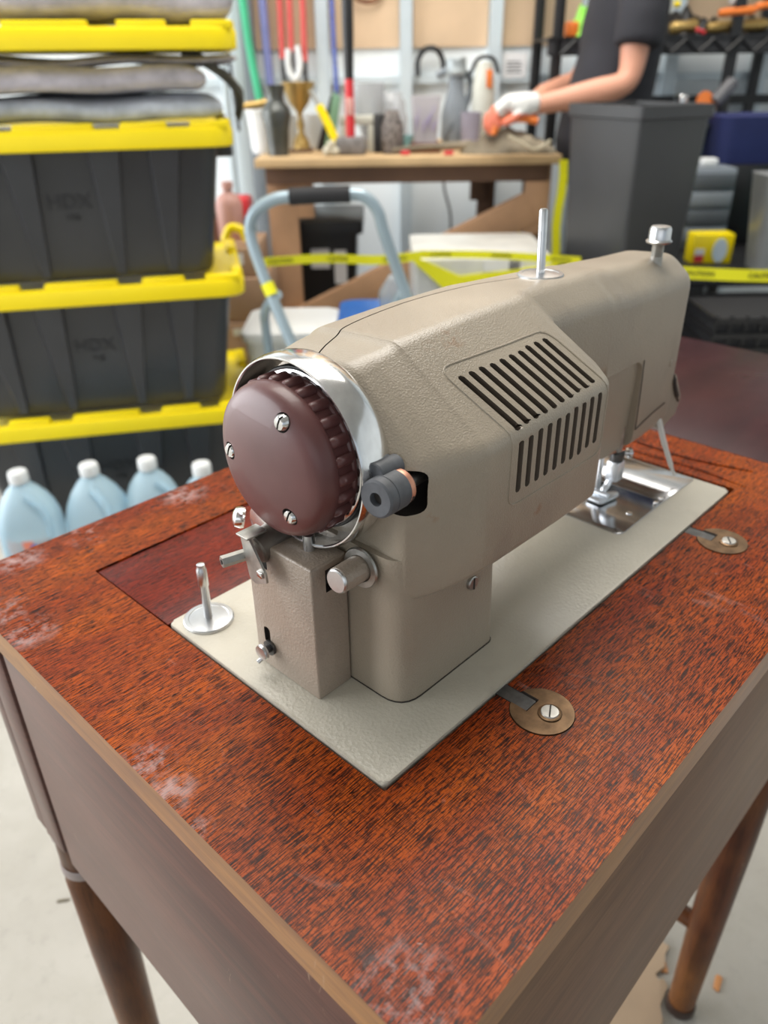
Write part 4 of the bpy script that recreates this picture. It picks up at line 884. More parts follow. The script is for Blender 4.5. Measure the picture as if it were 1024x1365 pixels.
vessel('teal_cup', 'small teal cup near the middle of the bench', 'cup', .085, 2.60, [(0, 0), (.016, 0), (.020, .045), (.017, .045), (.013, .005), (0, .005)], mat('pale_teal', (.30, .55, .53), .5))
pj = thing('patterned_jar', 'clear square jar with purple brushstrokes on the bench', 'jar', (.141, 2.60, BT))
q = BM(); loft(q, [[(a, b_, z) for a, b_ in roundrect(-w, -w, w, w, .008)] for z, w in ((.026, .034), (.150, .043))]); part('jar', q, mat('milky_glass', (.58, .56, .60), .2, alpha=.8), pj)
for k, (a, b_) in enumerate((((-.030, .055), (-.018, .120)), ((-.010, .050), (.006, .100)), ((.004, .060), (.026, .125)), ((.020, .055), (.034, .090)))):
    q = BM(); tube(q, [(a[0], -.0435, a[1]), ((a[0]+b_[0])/2-.004, -.046, (a[1]+b_[1])/2), (b_[0], -.0475, b_[1])], [.002, .005, .002], 6, smooth=4, flat=.3); part('purple_stroke', q, mat('purple_ink', (.28, .20, .50), .6), pj, sharp=80)
bx_('brown_block', (-.046, -.046, 0), (.046, .046, .026), mat('red_brown_wood', (.15, .045, .025), .5), pj, .003)
# silver vacuum-like tool
sv = thing('handheld_vacuum', 'grey upright steam tool with a round head and ribbed body', 'tool', (.250, 2.82, BT))
q = BM(); lathe(q, (0, 0, 0), (0, 0, 1), [(0, 0), (.040, 0), (.046, .03), (.045, .09), (.034, .13), (.024, .165), (.026, .20), (0, .20)], 28); part('body', q, M_GREYP, sv, sharp=60)
q = BM(); lathe(q, (0, 0, .20), (-.05, 0, 1), [(0, 0), (.034, .0), (.036, .012), (.032, .018), (.032, .045), (.028, .050), (0, .050)], 28); part('head', q, mat('silver_grey', (.36, .40, .41), .4, .3), sv)
q = BM(); tube(q, [(.030, 0, .21), (.048, 0, .17), (.030, -.01, .11), (-.005, -.035, .07), (-.035, -.03, .02)], .010, 8, smooth=5); part('hose', q, mat('hose_grey', (.13, .15, .17), .5), sv, sharp=80)
q = BM(); cyl(q, (-.032, 0, .215), (-.062, 0, .20), .010, n=12); part('nozzle', q, M_GREYP, sv)
q = BM(); tube(q, [(-.045, 0, 0), (-.045, 0, .05), (-.02, 0, .085), (.02, 0, .085), (.045, 0, .05), (.045, 0, 0)], .010, 10, smooth=5)
single('arched_pipe', q, M_BLACK, 'black arched pipe resting on the wall rail', 'pipe', (.192, WALLV-.05, .968), sharp=80)
wo = thing('white_canister', 'white canister with an orange label and a black loop handle', 'canister', (.336, 2.80, BT))
q = BM(); lathe(q, (0, 0, 0), (0, 0, 1), [(0, 0), (.036, 0), (.036, .17), (.028, .215), (.024, .235), (0, .238)], 24); part('body', q, mat('cream_canister', (.62, .63, .56), .5), wo, sharp=60)
bx_('orange_label', (.004, -.036, .165), (.022, -.026, .215), M_ORANGE, wo, .001)
q = BM(); tube(q, [(-.045, 0, .20), (-.02, 0, .245), (.025, 0, .245), (.045, 0, .205)], .006, 8, smooth=5); part('loop_handle', q, M_BLACK, wo, sharp=80)
vessel('lilac_tub', 'small lilac-grey tub between the grey tool and the canister', 'tub', .292, 2.73, [(0, 0), (.028, 0), (.032, .10), (.028, .10), (.024, .01), (0, .01)], mat('lilac_grey', (.36, .34, .42), .5))
# canvas cloth heap with a canvas fold
def heap(name, lab, cat, u, v, sx, sy, sz, m, seed, z=BT, sharp=80, group=None):
    q = BM(); NX_, NY_ = 22, 12; top_ = []; bot = []
    rnd = random.Random(seed); ph = [rnd.uniform(0, 6) for _ in range(6)]
    for i in range(NX_+1):
        r1 = []; r2 = []
        for j in range(NY_+1):
            x = -1+2*i/NX_; y = -1+2*j/NY_; e = max(0, 1-abs(x)**3)*max(0, 1-abs(y)**3)
            h = sz*e**.5*(.55+.25*sin(5*x+ph[0]+2*y)+.2*sin(8*y+ph[1]-3*x)+.12*sin(14*x+ph[2]))
            r1.append(q.verts.new((x*sx*(1+.06*sin(4*y+ph[3])), y*sy*(1+.08*sin(5*x+ph[4])), max(.002, h)))); r2.append(q.verts.new((x*sx*(1+.06*sin(4*y+ph[3])), y*sy*(1+.08*sin(5*x+ph[4])), 0)))
        top_.append(r1); bot.append(r2)
    for i in range(NX_):
        for j in range(NY_):
            q.faces.new((top_[i][j], top_[i+1][j], top_[i+1][j+1], top_[i][j+1])); q.faces.new((bot[i][j], bot[i][j+1], bot[i+1][j+1], bot[i+1][j]))
    for i in range(NX_): q.faces.new((top_[i][0], bot[i][0], bot[i+1][0], top_[i+1][0])); q.faces.new((top_[i][-1], top_[i+1][-1], bot[i+1][-1], bot[i][-1]))
    for j in range(NY_): q.faces.new((top_[0][j], top_[0][j+1], bot[0][j+1], bot[0][j])); q.faces.new((top_[-1][j], bot[-1][j], bot[-1][j+1], top_[-1][j+1]))
    return single(name, q, m, lab, cat, (u, v, z), sharp=sharp, group=group)
M_CANVAS = mat('khaki_canvas', (.20, .17, .12), .9, var=.35, vscale=14)
hp = heap('canvas_bag', 'khaki canvas bag crumpled under the white gloves', 'bag', .385, 2.58, .135, .10, .066, M_CANVAS, 3)
q = BM(); tube(q, [(-.01, -.098, .048), (.030, -.105, .030), (.070, -.108, .012), (.115, -.104, .035)], .0045, 6, smooth=5); q2 = part('pale_hem', q, mat('cream_hem', (.52, .48, .36), .8), hp, sharp=80)
for k, (u, v) in enumerate(((.077, 2.49), (.203, 2.47))):
    q = BM(); cyl(q, (-.012, 0, .006), (.014, .004, .006), .006, n=12, ch=.001); single('red_plug', q, M_RED, ['small red plug at the front of the bench left of the brown block', 'small red plug on the bench in front of the grey tool'][k], 'plug', (u, v, BT), group='red plugs')
q = BM(); tube(q, [(-.10, 0, .012), (0, .01, .018), (.12, 0, .022)], [.006, .008, .012], 8, smooth=4); single('wood_stick', q, M_CANVAS, 'brown stick lying on the bench before the grey tool', 'stick', (.140, 2.515, BT), sharp=80)

# ---------------- hanging on the wall
def hang(name, lab, cat, pts, r, m, group='cords hanging on the wall'):
    q = BM(); tube(q, pts, r, 8, smooth=4); single(name, q, m, lab, cat, pts[0], absolute=True, group=group, sharp=80)
hv = WALLV-.075
q = BM(); box(q, (-.62, WALLV-.12, 1.88), (-.10, WALLV-.05, 1.95), .004); structure('rail', q, M_PINE)
hang('black_cable', 'black cable hanging down the left wall post', 'cable', [(-.540, hv-.02, 1.9), (-.535, hv-.02, 1.2), (-.52, hv-.02, .80)], .006, M_BLACK)
hang('green_strap', 'green strap hanging right of the grey post', 'strap', [(-.475, hv-.03, 1.9), (-.462, hv-.03, 1.2), (-.43, hv-.03, .88)], .014, M_GREEN)
hang('violet_strap', 'blue-violet strap hanging between the green and red ones', 'strap', [(-.405, hv, 1.9), (-.398, hv, 1.2), (-.392, hv, .90)], .015, mat('violet_blue', (.18, .20, .42), .7))
for k, (u, z, lab) in enumerate(((-.342, 1.03, 'red strap, leftmost of the three, with a dark hook'), (-.308, 1.05, 'red strap, middle of the three hanging on the wall'), (-.262, 1.02, 'red strap, rightmost of the three, with a dark hook'))):
    t = thing('red_strap', lab, 'strap', (u, hv, z), group='red straps on the wall')
    q = BM(); tube(q, [(0, 0, .0), (.004, 0, .3), (-.004, 0, .85)], .011, 8, smooth=4); part('strap', q, mat('red_webbing', (.60, .10, .09), .7), t, sharp=80)
    q = BM(); tube(q, [(0, 0, .0), (0, 0, -.05), (.006, 0, -.07)], .009, 8, smooth=4); part('hook', q, M_OLDIRON, t, sharp=80)
q = BM(); tube(q, [(-.018, 0, .075), (-.022, 0, .02), (0, 0, -.02), (.022, 0, .02), (.015, 0, .085)], .011, 8, smooth=5); single('white_clamp', q, M_WHITE, 'white spring clamp hanging below the red straps', 'clamp', (-.300, hv-.01, .985), sharp=80)
hang('blue_rope', 'blue rope hanging beside the second wall stud', 'rope', [(-.150, hv, 1.9), (-.156, hv, 1.2), (-.150, hv, .90)], .008, mat('blue_rope', (.08, .12, .40), .7, var=.5, vscale=120))
q = BM(); tube(q, [(.055*cos(a)-.02, 0, .035*sin(a)+.035) for a in [2*pi*k/16 for k in range(16)]], .004, 6, closed=True); tube(q, [(.050*cos(a)-.025, -.01, .030*sin(a)+.038) for a in [2*pi*k/16 for k in range(16)]], .004, 6, closed=True)
cw = single('wire_coil', q, mat('orange_black_wire', (.25, .08, .03), .5, var=.6, vscale=30), 'small coil of wire hung on the tan panel', 'wire', (-.01, WALLV-.03, 1.195), sharp=80)
cw['kind'] = 'stuff'
pp = thing('wall_notice', 'white printed sheet on the wall beside the second stud from the right', 'paper', (.500, WALLV-.034, .930))
bx_('sheet', (-.038, 0, .03), (.045, .003, .110), M_PAPER, pp, 0)
for k in range(4): bx_('printed_line', (-.028, -.0012, .045+.011*k), (.030-.006*(k % 2), -.0002, .049+.011*k), M_OLDIRON, pp, 0)

# ---------------- trash bin
tb = thing('trash_bin', 'tall charcoal plastic trash bin standing in front of the person', 'trash bin', (0, 0, 0)); place(tb, (.622, 2.07, 0), 'B', radians(25))
q = BM(); RR = []
for z, w, d in ((0, .070, .092), (.01, .074, .096), (.886, .104, .128), (.889, .110, .134), (.915, .110, .134), (.915, .100, .124), (.86, .096, .120), (.05, .070, .092)):
    RR.append([(a, b_, z) for a, b_ in roundrect(-w, -d, w, d, .014, 4)])
loft(q, RR); part('bin_body', q, M_BIN, tb)
# ---------------- black shelving behind the person
sv2 = thing('black_shelving', 'black metal shelving unit behind the person, loaded with tools', 'shelving', (1.0, 2.95, 0), absolute=True)
for u, v in ((.590, 2.958), (1.170, 2.958), (.575, 3.24), (1.62, 2.96), (1.38, 3.24)): bx_('post', (u-.017, v-.012, 0), (u+.017, v+.012, 2.0), M_BLACK, sv2, .002)
for z in (1.035, 1.62, .30): bx_('shelf_deck', (.557, 2.952, z+.034), (1.64, 3.22, z+.040), M_BLACK, sv2, 0)
for z in (1.035, 1.62):
    bx_('shelf_beam', (.557, 2.938, z+.034), (1.64, 2.944, z+.042), M_BLACK, sv2, 0); bx_('shelf_beam', (.557, 2.938, z-.012), (1.64, 2.944, z-.004), M_BLACK, sv2, 0)
    bx_('beam_web', (.557, 2.946, z-.010), (1.64, 2.950, z+.036), mat('grey_black_web', (.045, .045, .048), .5), sv2, 0)
k = .60
while k < 1.6:
    q = BM(); tube(q, [(k, 2.936, 1.027), (k+.045, 2.936, 1.067)], .005, 6); part('lattice', q, M_BLACK, sv2); q = BM(); tube(q, [(k+.045, 2.936, 1.067), (k+.09, 2.936, 1.027)], .005, 6); part('lattice', q, M_BLACK, sv2); k += .09
bx_('back_beam', (.557, 3.225, .865), (1.64, 3.235, .895), M_BLACK, sv2, 0)
SZ = 1.0755
heap('tool_heap', 'tangle of black straps and cables on the shelf', 'straps', 1.06, 3.12, .12, .10, .085, M_BLACK, 12, z=SZ)['kind'] = 'stuff'
heap('tool_heap', 'dark harness heap at the right end of the shelf', 'straps', 1.36, 3.10, .14, .11, .075, M_BLACK, 22, z=SZ)['kind'] = 'stuff'
def rod(name, lab, a, b, r, m, group='handled tools on the shelf', cat='tool'):
    q = BM(); a = Vector(a); b = Vector(b); L = (b-a).length; lathe(q, a, b-a, [(0, 0), (r*.8, .002), (r, L*.2), (r*.85, L*.5), (r*1.05, L*.9), (r*.7, L), (0, L)], 12); single(name, q, m, lab, cat, tuple(a), absolute=True, group=group, sharp=70)
rod('orange_tool', 'orange tool handle, longer one on the black heap', (1.10, 2.95, SZ+.060), (1.22, 2.95, SZ+.068), .013, M_ORANGE)
rod('orange_tool', 'short orange tool handle at the right of the longer one', (1.215, 2.95, SZ+.075), (1.285, 2.95, SZ+.085), .012, M_ORANGE)
rod('wooden_mallet', 'tan wooden mallet handle lying on the shelf edge', (1.085, 2.995, SZ+.022), (1.285, 2.995, SZ+.030), .018, M_GOLD)
rod('wooden_block', 'tan wooden tool head beside the person on the shelf', (.965, 2.995, SZ+.022), (1.055, 2.995, SZ+.030), .020, M_GOLD)
rod('red_screwdriver', 'red tipped white screwdriver poking over the shelf edge', (1.035, 2.955, SZ+.018), (1.07, 2.955, SZ+.006), .007, M_RED)
rod('yellow_plug', 'yellow plug on the shelf right beside the person', (.945, 2.93, SZ+.085), (.965, 2.93, SZ+.085), .010, M_YEL)
rod('white_cylinder', 'white can lying on top of the black heap', (1.14, 2.98, SZ+.10), (1.20, 2.98, SZ+.11), .022, M_WHITE)
hv2 = heap('safety_vest', 'neon green safety vest bunched on the shelf left of the person', 'vest',   .715, 3.04, .060, .08, .11, mat('neon_green', (.30, .75, .10), .7), 5, z=SZ)
q = BM(); box(q, (-.02, -.02, 0), (.02, .02, .045), .006); single('orange_block', q, M_ORANGE, 'orange case on the shelf under the neon vest', 'case', (.640, 2.99, SZ), sharp=60)
bb = thing('spray_tube', 'white and blue tube hanging in front of the shelf post', 'tube', (.655, 2.88, .92))
q = BM(); lathe(q, (0, 0, 0), (.12, 0, 1), [(0, 0), (.016, 0), (.017, .10), (.010, .12), (.010, .15), (0, .15)], 18); part('tube_body', q, M_WHITE, bb, sharp=60)
q = BM(); lathe(q, (.0115, 0, .095), (.12, 0, 1), [(.0175, 0), (.0185, 0), (.0185, .035), (.0175, .035)], 18); part('blue_band', q, mat('bright_blue', (.03, .22, .60), .4), bb)
# right-hand pile on a black stand
st = thing('black_stand', 'low black stand at the right carrying cases and bins', 'stand', (1.1, 2.25, 0), absolute=True)
bx_('deck', (.80, 2.03, .490), (1.45, 2.70, .512), M_BLACK, st, .003)
for u, v in ((.83, 2.07), (1.42, 2.07), (.83, 2.67), (1.42, 2.67)): bx_('leg', (u-.02, v-.02, 0), (u+.02, v+.02, .4895), M_BLACK, st, .002)
def crate(lab, u, v, z):
    t = thing('black_crate', lab, 'crate', (u, v, z), group='black lattice crates')
    bx_('added_dark_core', (-.140, -.1075, .0065), (.140, .1075, .225), mat('dim_crate_inside', (.014, .014, .016), .7), t, 0)  # dark box added inside the lattice to stand in for interior shade
    for k in range(7):
        zz = .004+k*.036
        for a, b_ in (((-.15, -.12, zz), (.15, -.112, zz+.012)), ((-.15, .112, zz), (.15, .12, zz+.012)), ((-.15, -.112, zz), (-.142, .112, zz+.012)), ((.142, -.112, zz), (.15, .112, zz+.012))): bx_('slat', a, b_, M_BLACK, t, 0)
    for k in range(9): bx_('upright', (-.149+k*.0365, -.1135, .016), (-.141+k*.0365, -.1085, .236), M_BLACK, t, 0)
    bx_('crate_bottom', (-.141, -.108, .0), (.141, .108, .006), mat('dim_crate_inside', (.02, .02, .022), .7), t, 0); return t
CR = [(.93, 1.90, .2455, 'upper black lattice crate, directly right of the trash bin'), (1.245, 1.90, .2455, 'upper black lattice crate at the right edge of the picture'), (.93, 1.90, 0, 'lower black lattice crate nearer the trash bin'), (1.245, 1.90, 0, 'lower black lattice crate on the outer right')]
c0 = crate(CR[0][3], *CR[0][:3])
for u, v, z, lab in CR[1:]: dup(c0, (u, v, z), 'B', 0, lab)
dr = thing('grey_drawer_case', 'grey drawer organiser on the black stand', 'organiser', (.96, 2.42, .5125), absolute=True)
bx_('case_body', (.855, 2.40, .5125), (1.03, 2.555, .735), M_GREYP, dr, .006)
for k in range(4): bx_('drawer', (.862, 2.386, .535+k*.049), (1.023, 2.399, .575+k*.049), [M_GREYP, mat('dark_grey_drawer', (.10, .115, .13), .4)][k % 2], dr, .004)
yb = thing('yellow_kit_box', 'yellow box with white and red label on the black stand', 'box', (.93, 2.30, .5125), absolute=True)
bx_('box_body', (.862, 2.20, .5125), (.972, 2.26, .590), M_YEL, yb, .003); bx_('red_label', (.868, 2.197, .517), (.893, 2.1995, .535), M_RED, yb, 0); bx_('white_label', (.868, 2.197, .536), (.893, 2.1995, .553), M_PAPER, yb, 0)
q = BM(); prism(q, [(.935+.020*cos(a), .548+.032*sin(a)) for a in [2*pi*k/20 for k in range(20)]], 2.1965, 2.1993, 'xz'); part('white_oval', q, mat('pale_blue_white', (.55, .66, .74), .5), yb)
q = BM(); box(q, (-.022, -.02, 0), (.022, .02, .022), .005); single('white_block', q, M_WHITE, 'white block on the corner of the grey organiser', 'block', (.955, 2.44, .7365))
cbn = thing('clear_bin', 'translucent grey bin with a lime green handle at the right edge', 'bin', (1.08, 2.18, .5125), absolute=True)
q = BM(); loft(q, [[(a, b_, z) for a, b_ in roundrect(1.0-w, 2.08-.02*s, 1.28+w, 2.19, .03)] for z, w, s in ((.5125, .0, 0), (.745, .03, 1), (.750, .033, 1))]); part('bin_body', q, mat('smoky_clear_plastic', (.30, .31, .31), .3, alpha=.82), cbn)
q = BM(); tube(q, [(.985, 2.045, .715), (1.02, 2.035, .748), (1.07, 2.032, .752), (1.13, 2.034, .735), (1.17, 2.04, .70)], .014, 10, smooth=5, flat=.7); part('handle', q, M_LIME, cbn, label='lime green handle', sharp=80)
nb_ = BM(); loft(nb_, [[(a, b_, z) for a, b_ in roundrect(-.13-w, -.08-w, .16+w, .12+w, .04)] for z, w in ((0, -.005), (.06, .003), (.125, .008), (.128, -.01))]); single('navy_bag', nb_, M_NAVY, 'navy blue bag on top of the grey organiser', 'bag', (1.13, 2.56, .7365), sharp=60)
bx_('riser', (1.035, 2.45, .5125), (1.30, 2.66, .7355), M_BLACK, st, .004)
tbg = thing('teal_bag', 'teal pouch with white letters at the right edge', 'pouch', (1.20, 2.36, .5125))
q = BM(); loft(q, [[(a, b_, z) for a, b_ in roundrect(-.05+w, -.04, .06, .04, .02)] for z, w in ((0, 0), (.22, -.01), (.33, .035))]); part('pouch', q, M_TEAL, tbg, sharp=60)
q = BM(); box(q, (-.035, -.043, .245), (-.010, -.0395, .250), 0); part('white_mark', q, M_PAPER, tbg); q = BM(); box(q, (-.025, -.043, .252), (-.005, -.0395, .262), 0); part('white_mark', q, M_PAPER, tbg)
wl = thing('cutting_wheel', 'orange edged grinding wheel tool behind the bin rim', 'grinder', (.985, 2.60, .872))
q = BM(); lathe(q, (-.01, 0, .015), (.5, -1, .3), [(0, 0), (.036, 0), (.038, .003), (.038, .006), (0, .008)], 28); part('wheel', q, M_ORANGE, wl)
q = BM(); cyl(q, (.02, .01, .02), (.075, .03, .075), .020, n=16, ch=.003); part('motor', q, mat('dark_grey_tool', (.11, .11, .12), .5), wl)
q = BM(); lathe(q, (0, 0, 0), (0, 0, 1), [(0, 0), (.016, 0), (.014, .03), (.020, .075), (.017, .080), (0, .080)], 18); single('crystal_cup', q, M_CHROME, 'shiny chrome cup glinting above the bin rim', 'cup', (.91, 2.62, .8355), sharp=60)
bx_('tool_tray', (.855, 2.56, .830), (1.025, 2.66, .835), M_BLACK, st, 0)
for u in (.865, 1.015): bx_('tray_post', (u-.008, 2.63, .5125), (u+.008, 2.65, .8295), M_BLACK, st, 0)

# ---------------- person
def skin_mesh(name, V, E, m, parent, lev=2, root=0, label=None, post=None):
    me = bpy.data.meshes.new(name); me.from_pydata([v[:3] for v in V], E, []); o = bpy.data.objects.new(name, me); SC.collection.objects.link(o)
    md = o.modifiers.new('s', 'SKIN'); md.use_smooth_shade = True
    for i, d in enumerate(me.skin_vertices[0].data):
        r = V[i][3]; d.radius = (r, V[i][4] if len(V[i]) > 4 else r); d.use_root = (i == root)
    sd = o.modifiers.new('d', 'SUBSURF'); sd.levels = lev; sd.render_levels = lev
    SC.view_layers[0].update(); dg = bpy.context.evaluated_depsgraph_get(); dg.update()
    nm = bpy.data.meshes.new_from_object(o.evaluated_get(dg)); nm.name = name; bpy.data.objects.remove(o)
    nm.materials.clear()
    for x in (m if isinstance(m, (list, tuple)) else [m]): nm.materials.append(x)
    for p_ in nm.polygons: p_.use_smooth = True
    if post: post(nm)
    org = ORG.get(parent.name)
    if org is not None: nm.transform(Matrix.Translation(-org))
    o = bpy.data.objects.new(name, nm); SC.collection.objects.link(o); o.parent = parent; ORG[o.name] = org
    if label: o['label'] = label
    return o
M_SKIN = mat('skin', (.62, .30, .20), .5, var=.06, vscale=20); M_SHIRT = mat('black_cotton', (.018, .018, .024), .85, var=.2, vscale=8); M_JEAN = mat('blue_denim', (.04, .09, .17), .85, var=.25, vscale=12)
PU, PV = .72, 2.64
per = thing('person', 'person in a black t-shirt, jeans and white gloves bending over the workbench', 'person', (PU, PV, 0), absolute=True)
V = [(PU, PV, .86, .085, .11), (PU, PV, 1.02, .08, .10), (PU, PV, 1.17, .075, .09), (PU-.02, PV, 1.285, .044, .048), (PU-.030, PV, 1.335, .040, .042), (PU-.045, PV, 1.41, .078, .072), (PU-.045, PV, 1.485, .070, .066),
     (PU, PV-.15, 1.190, .050), (PU-.02, PV-.205, 1.08, .045), (PU-.035, PV-.235, .950, .036), (PU-.15, PV-.25, .925, .037), (PU-.27, PV-.26, .905, .026), (PU-.30, PV-.26, .900, .024),
     (PU, PV+.15, 1.190, .050), (PU-.02, PV+.205, 1.07, .044), (PU-.07, PV+.20, .955, .036), (PU-.22, PV+.04, .915, .034), (PU-.27, PV-.08, .880, .025),
     (PU, PV-.09, .74, .060), (PU-.055, PV-.09, .45, .045), (PU+.005, PV-.09, .10, .034), (PU, PV+.09, .74, .060), (PU+.01, PV+.10, .45, .045), (PU+.05, PV+.10, .10, .034),
     (PU-.132, PV, 1.400, .018, .016), (PU-.045, PV-.078, 1.40, .012, .016), (PU-.045, PV+.078, 1.40, .012, .016)]
E_ = [(0, 1), (1, 2), (2, 3), (3, 4), (4, 5), (5, 6), (2, 7), (7, 8), (8, 9), (9, 10), (10, 11), (11, 12), (2, 13), (13, 14), (14, 15), (15, 16), (16, 17), (0, 18), (18, 19), (19, 20), (0, 21), (21, 22), (22, 23), (5, 24), (5, 25), (5, 26)]
body = skin_mesh('body', V, E_, M_SKIN, per)
q = BM()
R_ = [[(PU+cx+rx*cos(a), PV+ry*sin(a), z) for a in [2*pi*k/28 for k in range(28)]] for z, cx, rx, ry in ((.74, -.035, .128, .165), (.80, -.040, .132, .168), (.92, -.025, .125, .160), (1.04, -.005, .115, .160), (1.14, .0, .112, .170), (1.205, .0, .100, .175), (1.245, -.005, .082, .150), (1.275, -.015, .066, .085), (1.29, -.020, .058, .062))]
loft(q, R_)
for s in (-1, 1):
    b2 = [(PU+.005, PV+s*.10, 1.195), (PU, PV+s*.160, 1.185), (PU-.012, PV+s*.200, 1.115), (PU-.022, PV+s*.218, 1.035)]
    tube(q, b2, [.060, .068, .066, .064], 16, smooth=4)
bmesh.ops.recalc_face_normals(q, faces=q.faces[:])
tm = bpy.data.meshes.new('t'); q.to_mesh(tm); q.free(); to = bpy.data.objects.new('t', tm); SC.collection.objects.link(to); md = to.modifiers.new('r', 'REMESH'); md.mode = 'VOXEL'; md.voxel_size = .011; md = to.modifiers.new('s', 'SMOOTH'); md.iterations = 6
SC.view_layers[0].update(); dg = bpy.context.evaluated_depsgraph_get(); dg.update(); me = bpy.data.meshes.new_from_object(to.evaluated_get(dg)); bpy.data.objects.remove(to); q = BM(); q.from_mesh(me)
part('t_shirt', q, M_SHIRT, per, sharp=80)
q = BM(); loft(q, [[(PU+cx+rx*cos(a), PV+ry*sin(a), z) for a in [2*pi*k/28 for k in range(28)]] for z, cx, rx, ry in ((.66, -.020, .10, .15), (.72, -.020, .118, .165), (.78, -.025, .122, .165), (.83, -.030, .118, .155))])
tube(q, [(PU-.015, PV-.085, .72), (PU-.045, PV-.09, .58), (PU-.06, PV-.09, .42), (PU-.01, PV-.09, .20), (PU+.01, PV-.09, .05)], [.088, .084, .070, .062, .060], 16, smooth=4)
tube(q, [(PU-.010, PV+.085, .72), (PU, PV+.10, .58), (PU+.01, PV+.10, .42), (PU+.04, PV+.10, .20), (PU+.06, PV+.10, .05)], [.088, .084, .070, .062, .060], 16, smooth=4)
bmesh.ops.recalc_face_normals(q, faces=q.faces[:])
tm = bpy.data.meshes.new('t'); q.to_mesh(tm); q.free(); to = bpy.data.objects.new('t', tm); SC.collection.objects.link(to); md = to.modifiers.new('r', 'REMESH'); md.mode = 'VOXEL'; md.voxel_size = .012; md = to.modifiers.new('s', 'SMOOTH'); md.iterations = 6
SC.view_layers[0].update(); dg = bpy.context.evaluated_depsgraph_get(); dg.update(); me = bpy.data.meshes.new_from_object(to.evaluated_get(dg)); bpy.data.objects.remove(to); q = BM(); q.from_mesh(me)
part('jeans', q, M_JEAN, per, sharp=80)
for dy, dx in ((-.09, 0), (.10, .05)):
    skin_mesh('shoe', [(PU+dx+.03, PV+dy, .045, .042, .040), (PU+dx-.06, PV+dy, .038, .042, .034), (PU+dx-.15, PV+dy, .030, .040, .026)], [(0, 1), (1, 2)], M_BLACK, per)
q = BM(); R_ = []
for k in range(11):
    s = k/10; z = 1.395+.168*s; f = max(.02, (1-((z-1.455)/.112)**2))**.5 if z < 1.566 else .1
    cut_ = .055*max(0, 1-s*1.6)                                 # the face side stays free lower down
    R_.append([(PU-.038+cut_*.9+(.098*f-cut_)*cos(a)+.004*sin(7*a+k), PV+.086*f*sin(a), z) for a in [2*pi*m_/26 for m_ in range(26)]])
loft(q, R_); part('hair', q, mat('brown_hair', (.06, .035, .02), .8, bmp=.4, bscale=200, bdist=.003), per, sharp=80)
for s in (-1, 1):
    q = BM(); lathe(q, (PU-.118, PV+s*.030, 1.435), (-1, 0, 0), [(0, -.006), (.008, -.002), (.009, .003), (.005, .007), (0, .008)], 14); part('eye', q, mat('eye_white_brown', (.35, .30, .27), .3), per)
q = BM(); tube(q, [(PU-.116, PV-.022, 1.362), (PU-.121, PV, 1.360), (PU-.116, PV+.022, 1.362)], [.002, .005, .002], 8, smooth=4); part('lips', q, mat('lips', (.50, .17, .14), .5), per)
def glove(x, y, z, lab, near=1):
    """cuff at (x, y, z), hand running toward -u and curling down over the bag"""
    V = [(x, y, z, .036, .034), (x-.035, y, z+.002, .034, .032), (x-.075, y, z+.002, .040, .030), (x-.095, y, z, .036, .028)]; E_ = [(0, 1), (1, 2), (2, 3)]
    for k, (dy, L) in enumerate(((-.030, .78), (-.010, .95), (.010, 1.0), (.030, .88))):
        i = len(V); L *= .034
        V += [(x-.105, y+dy, z-.002, .0125), (x-.112-L*.5, y+dy*1.08, z-.014, .0115), (x-.112-L*.55, y+dy*1.1, z-.014-L*.8, .0105), (x-.105-L*.2, y+dy*1.1, z-.016-L*1.35, .0095)]; E_ += [(3, i), (i, i+1), (i+1, i+2), (i+2, i+3)]
    i = len(V); V += [(x-.060, y-near*.034, z-.018, .014), (x-.085, y-near*.044, z-.034, .0120), (x-.108, y-near*.040, z-.044, .0105)]; E_ += [(2, i), (i, i+1), (i+1, i+2)]
    def post(me):
        for p_ in me.polygons:
            if p_.center.z < z-.020 or (p_.center.x < x-.126): p_.material_index = 1
    return skin_mesh('glove', V, E_, [mat('white_knit', (.66, .66, .64), .9, var=.08), mat('orange_coating', (.75, .20, .12), .6)], per, label=lab, post=post)
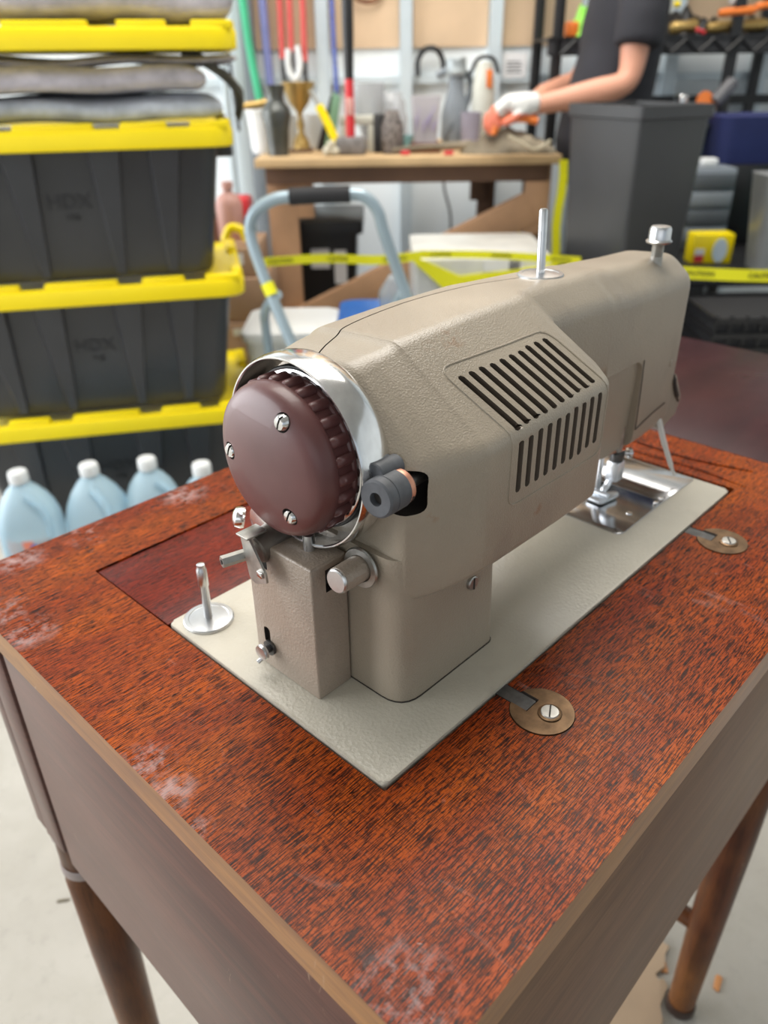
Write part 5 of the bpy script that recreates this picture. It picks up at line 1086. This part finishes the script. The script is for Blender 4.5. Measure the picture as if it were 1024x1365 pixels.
glove(PU-.275, PV-.26, .904, 'white knit glove with orange dipped fingers'); glove(PU-.268, PV-.085, .880, 'second glove, partly hidden', -1)
q = BM(); tube(q, [(-.02, 0, -.02), (.0, 0, .012), (.045, 0, .022), (.10, 0, .012)], [.008, .010, .012, .010], 8, smooth=4); single('orange_scissors', q, M_ORANGE, 'orange handled tool held under the near glove', 'tool', (.335, 2.36, .852), sharp=80)

# ---------------- on the floor by the cabinet
def zf(p_): return (p_[0], p_[1], -Z0)
brd = [(.20, -.060), (.30, -.066), (.405, -.062), (.418, -.050), (.447, -.048), (.452, -.038), (.444, -.036), (.450, -.028), (.466, -.034), (.474, -.030), (.480, -.026), (.4956, -.026), (.493, -.010), (.520, .06), (.30, .14), (.18, .06)]
q = BM(); prism(q, brd, -Z0+.001, -Z0+.006, bev=.0008); single('broken_hardboard', q, mat('hardboard_tan', (.40, .29, .19), .6, var=.15, vscale=9), 'broken piece of tan hardboard with a jagged edge on the floor by the table leg', 'board', (.35, .03, -Z0), 'F', absolute=True)
q = BM(); prism(q, rpoly([(0, 0, .002), (.022, .004, .003), (.020, .012, .003), (.002, .008, .002)], 3), 0, .003, bev=.0006); single('wood_chip', q, mat('orange_wood', (.55, .24, .08), .6), 'orange wood chip alone on the concrete floor', 'chip', (.4840, -.0960, -Z0), 'F')
q = BM(); prism(q, rpoly([(0, 0, .002), (.020, -.004, .003), (.024, .004, .002), (.004, .008, .002)], 3), 0, .003); bmesh.ops.rotate(q, cent=(0, 0, 0), matrix=Matrix.Rotation(.9, 3, 'Z'), verts=q.verts[:]); single('wood_chip', q, mat('orange_wood', (.55, .24, .08), .6), 'curled orange wood splinter on the edge of the broken hardboard', 'chip', (.4640, -.0400, -Z0), 'F')
q = BM(); prism(q, rpoly([(0, 0, .001), (.016, .003, .001), (.018, .006, .001), (.002, .004, .001)], 2), 0, .002); single('dry_leaf_bit', q, mat('dry_leaf', (.12, .10, .06), .8), 'tiny dark leaf scrap on the floor left of the cabinet', 'scrap', (-.46, .66, 0))
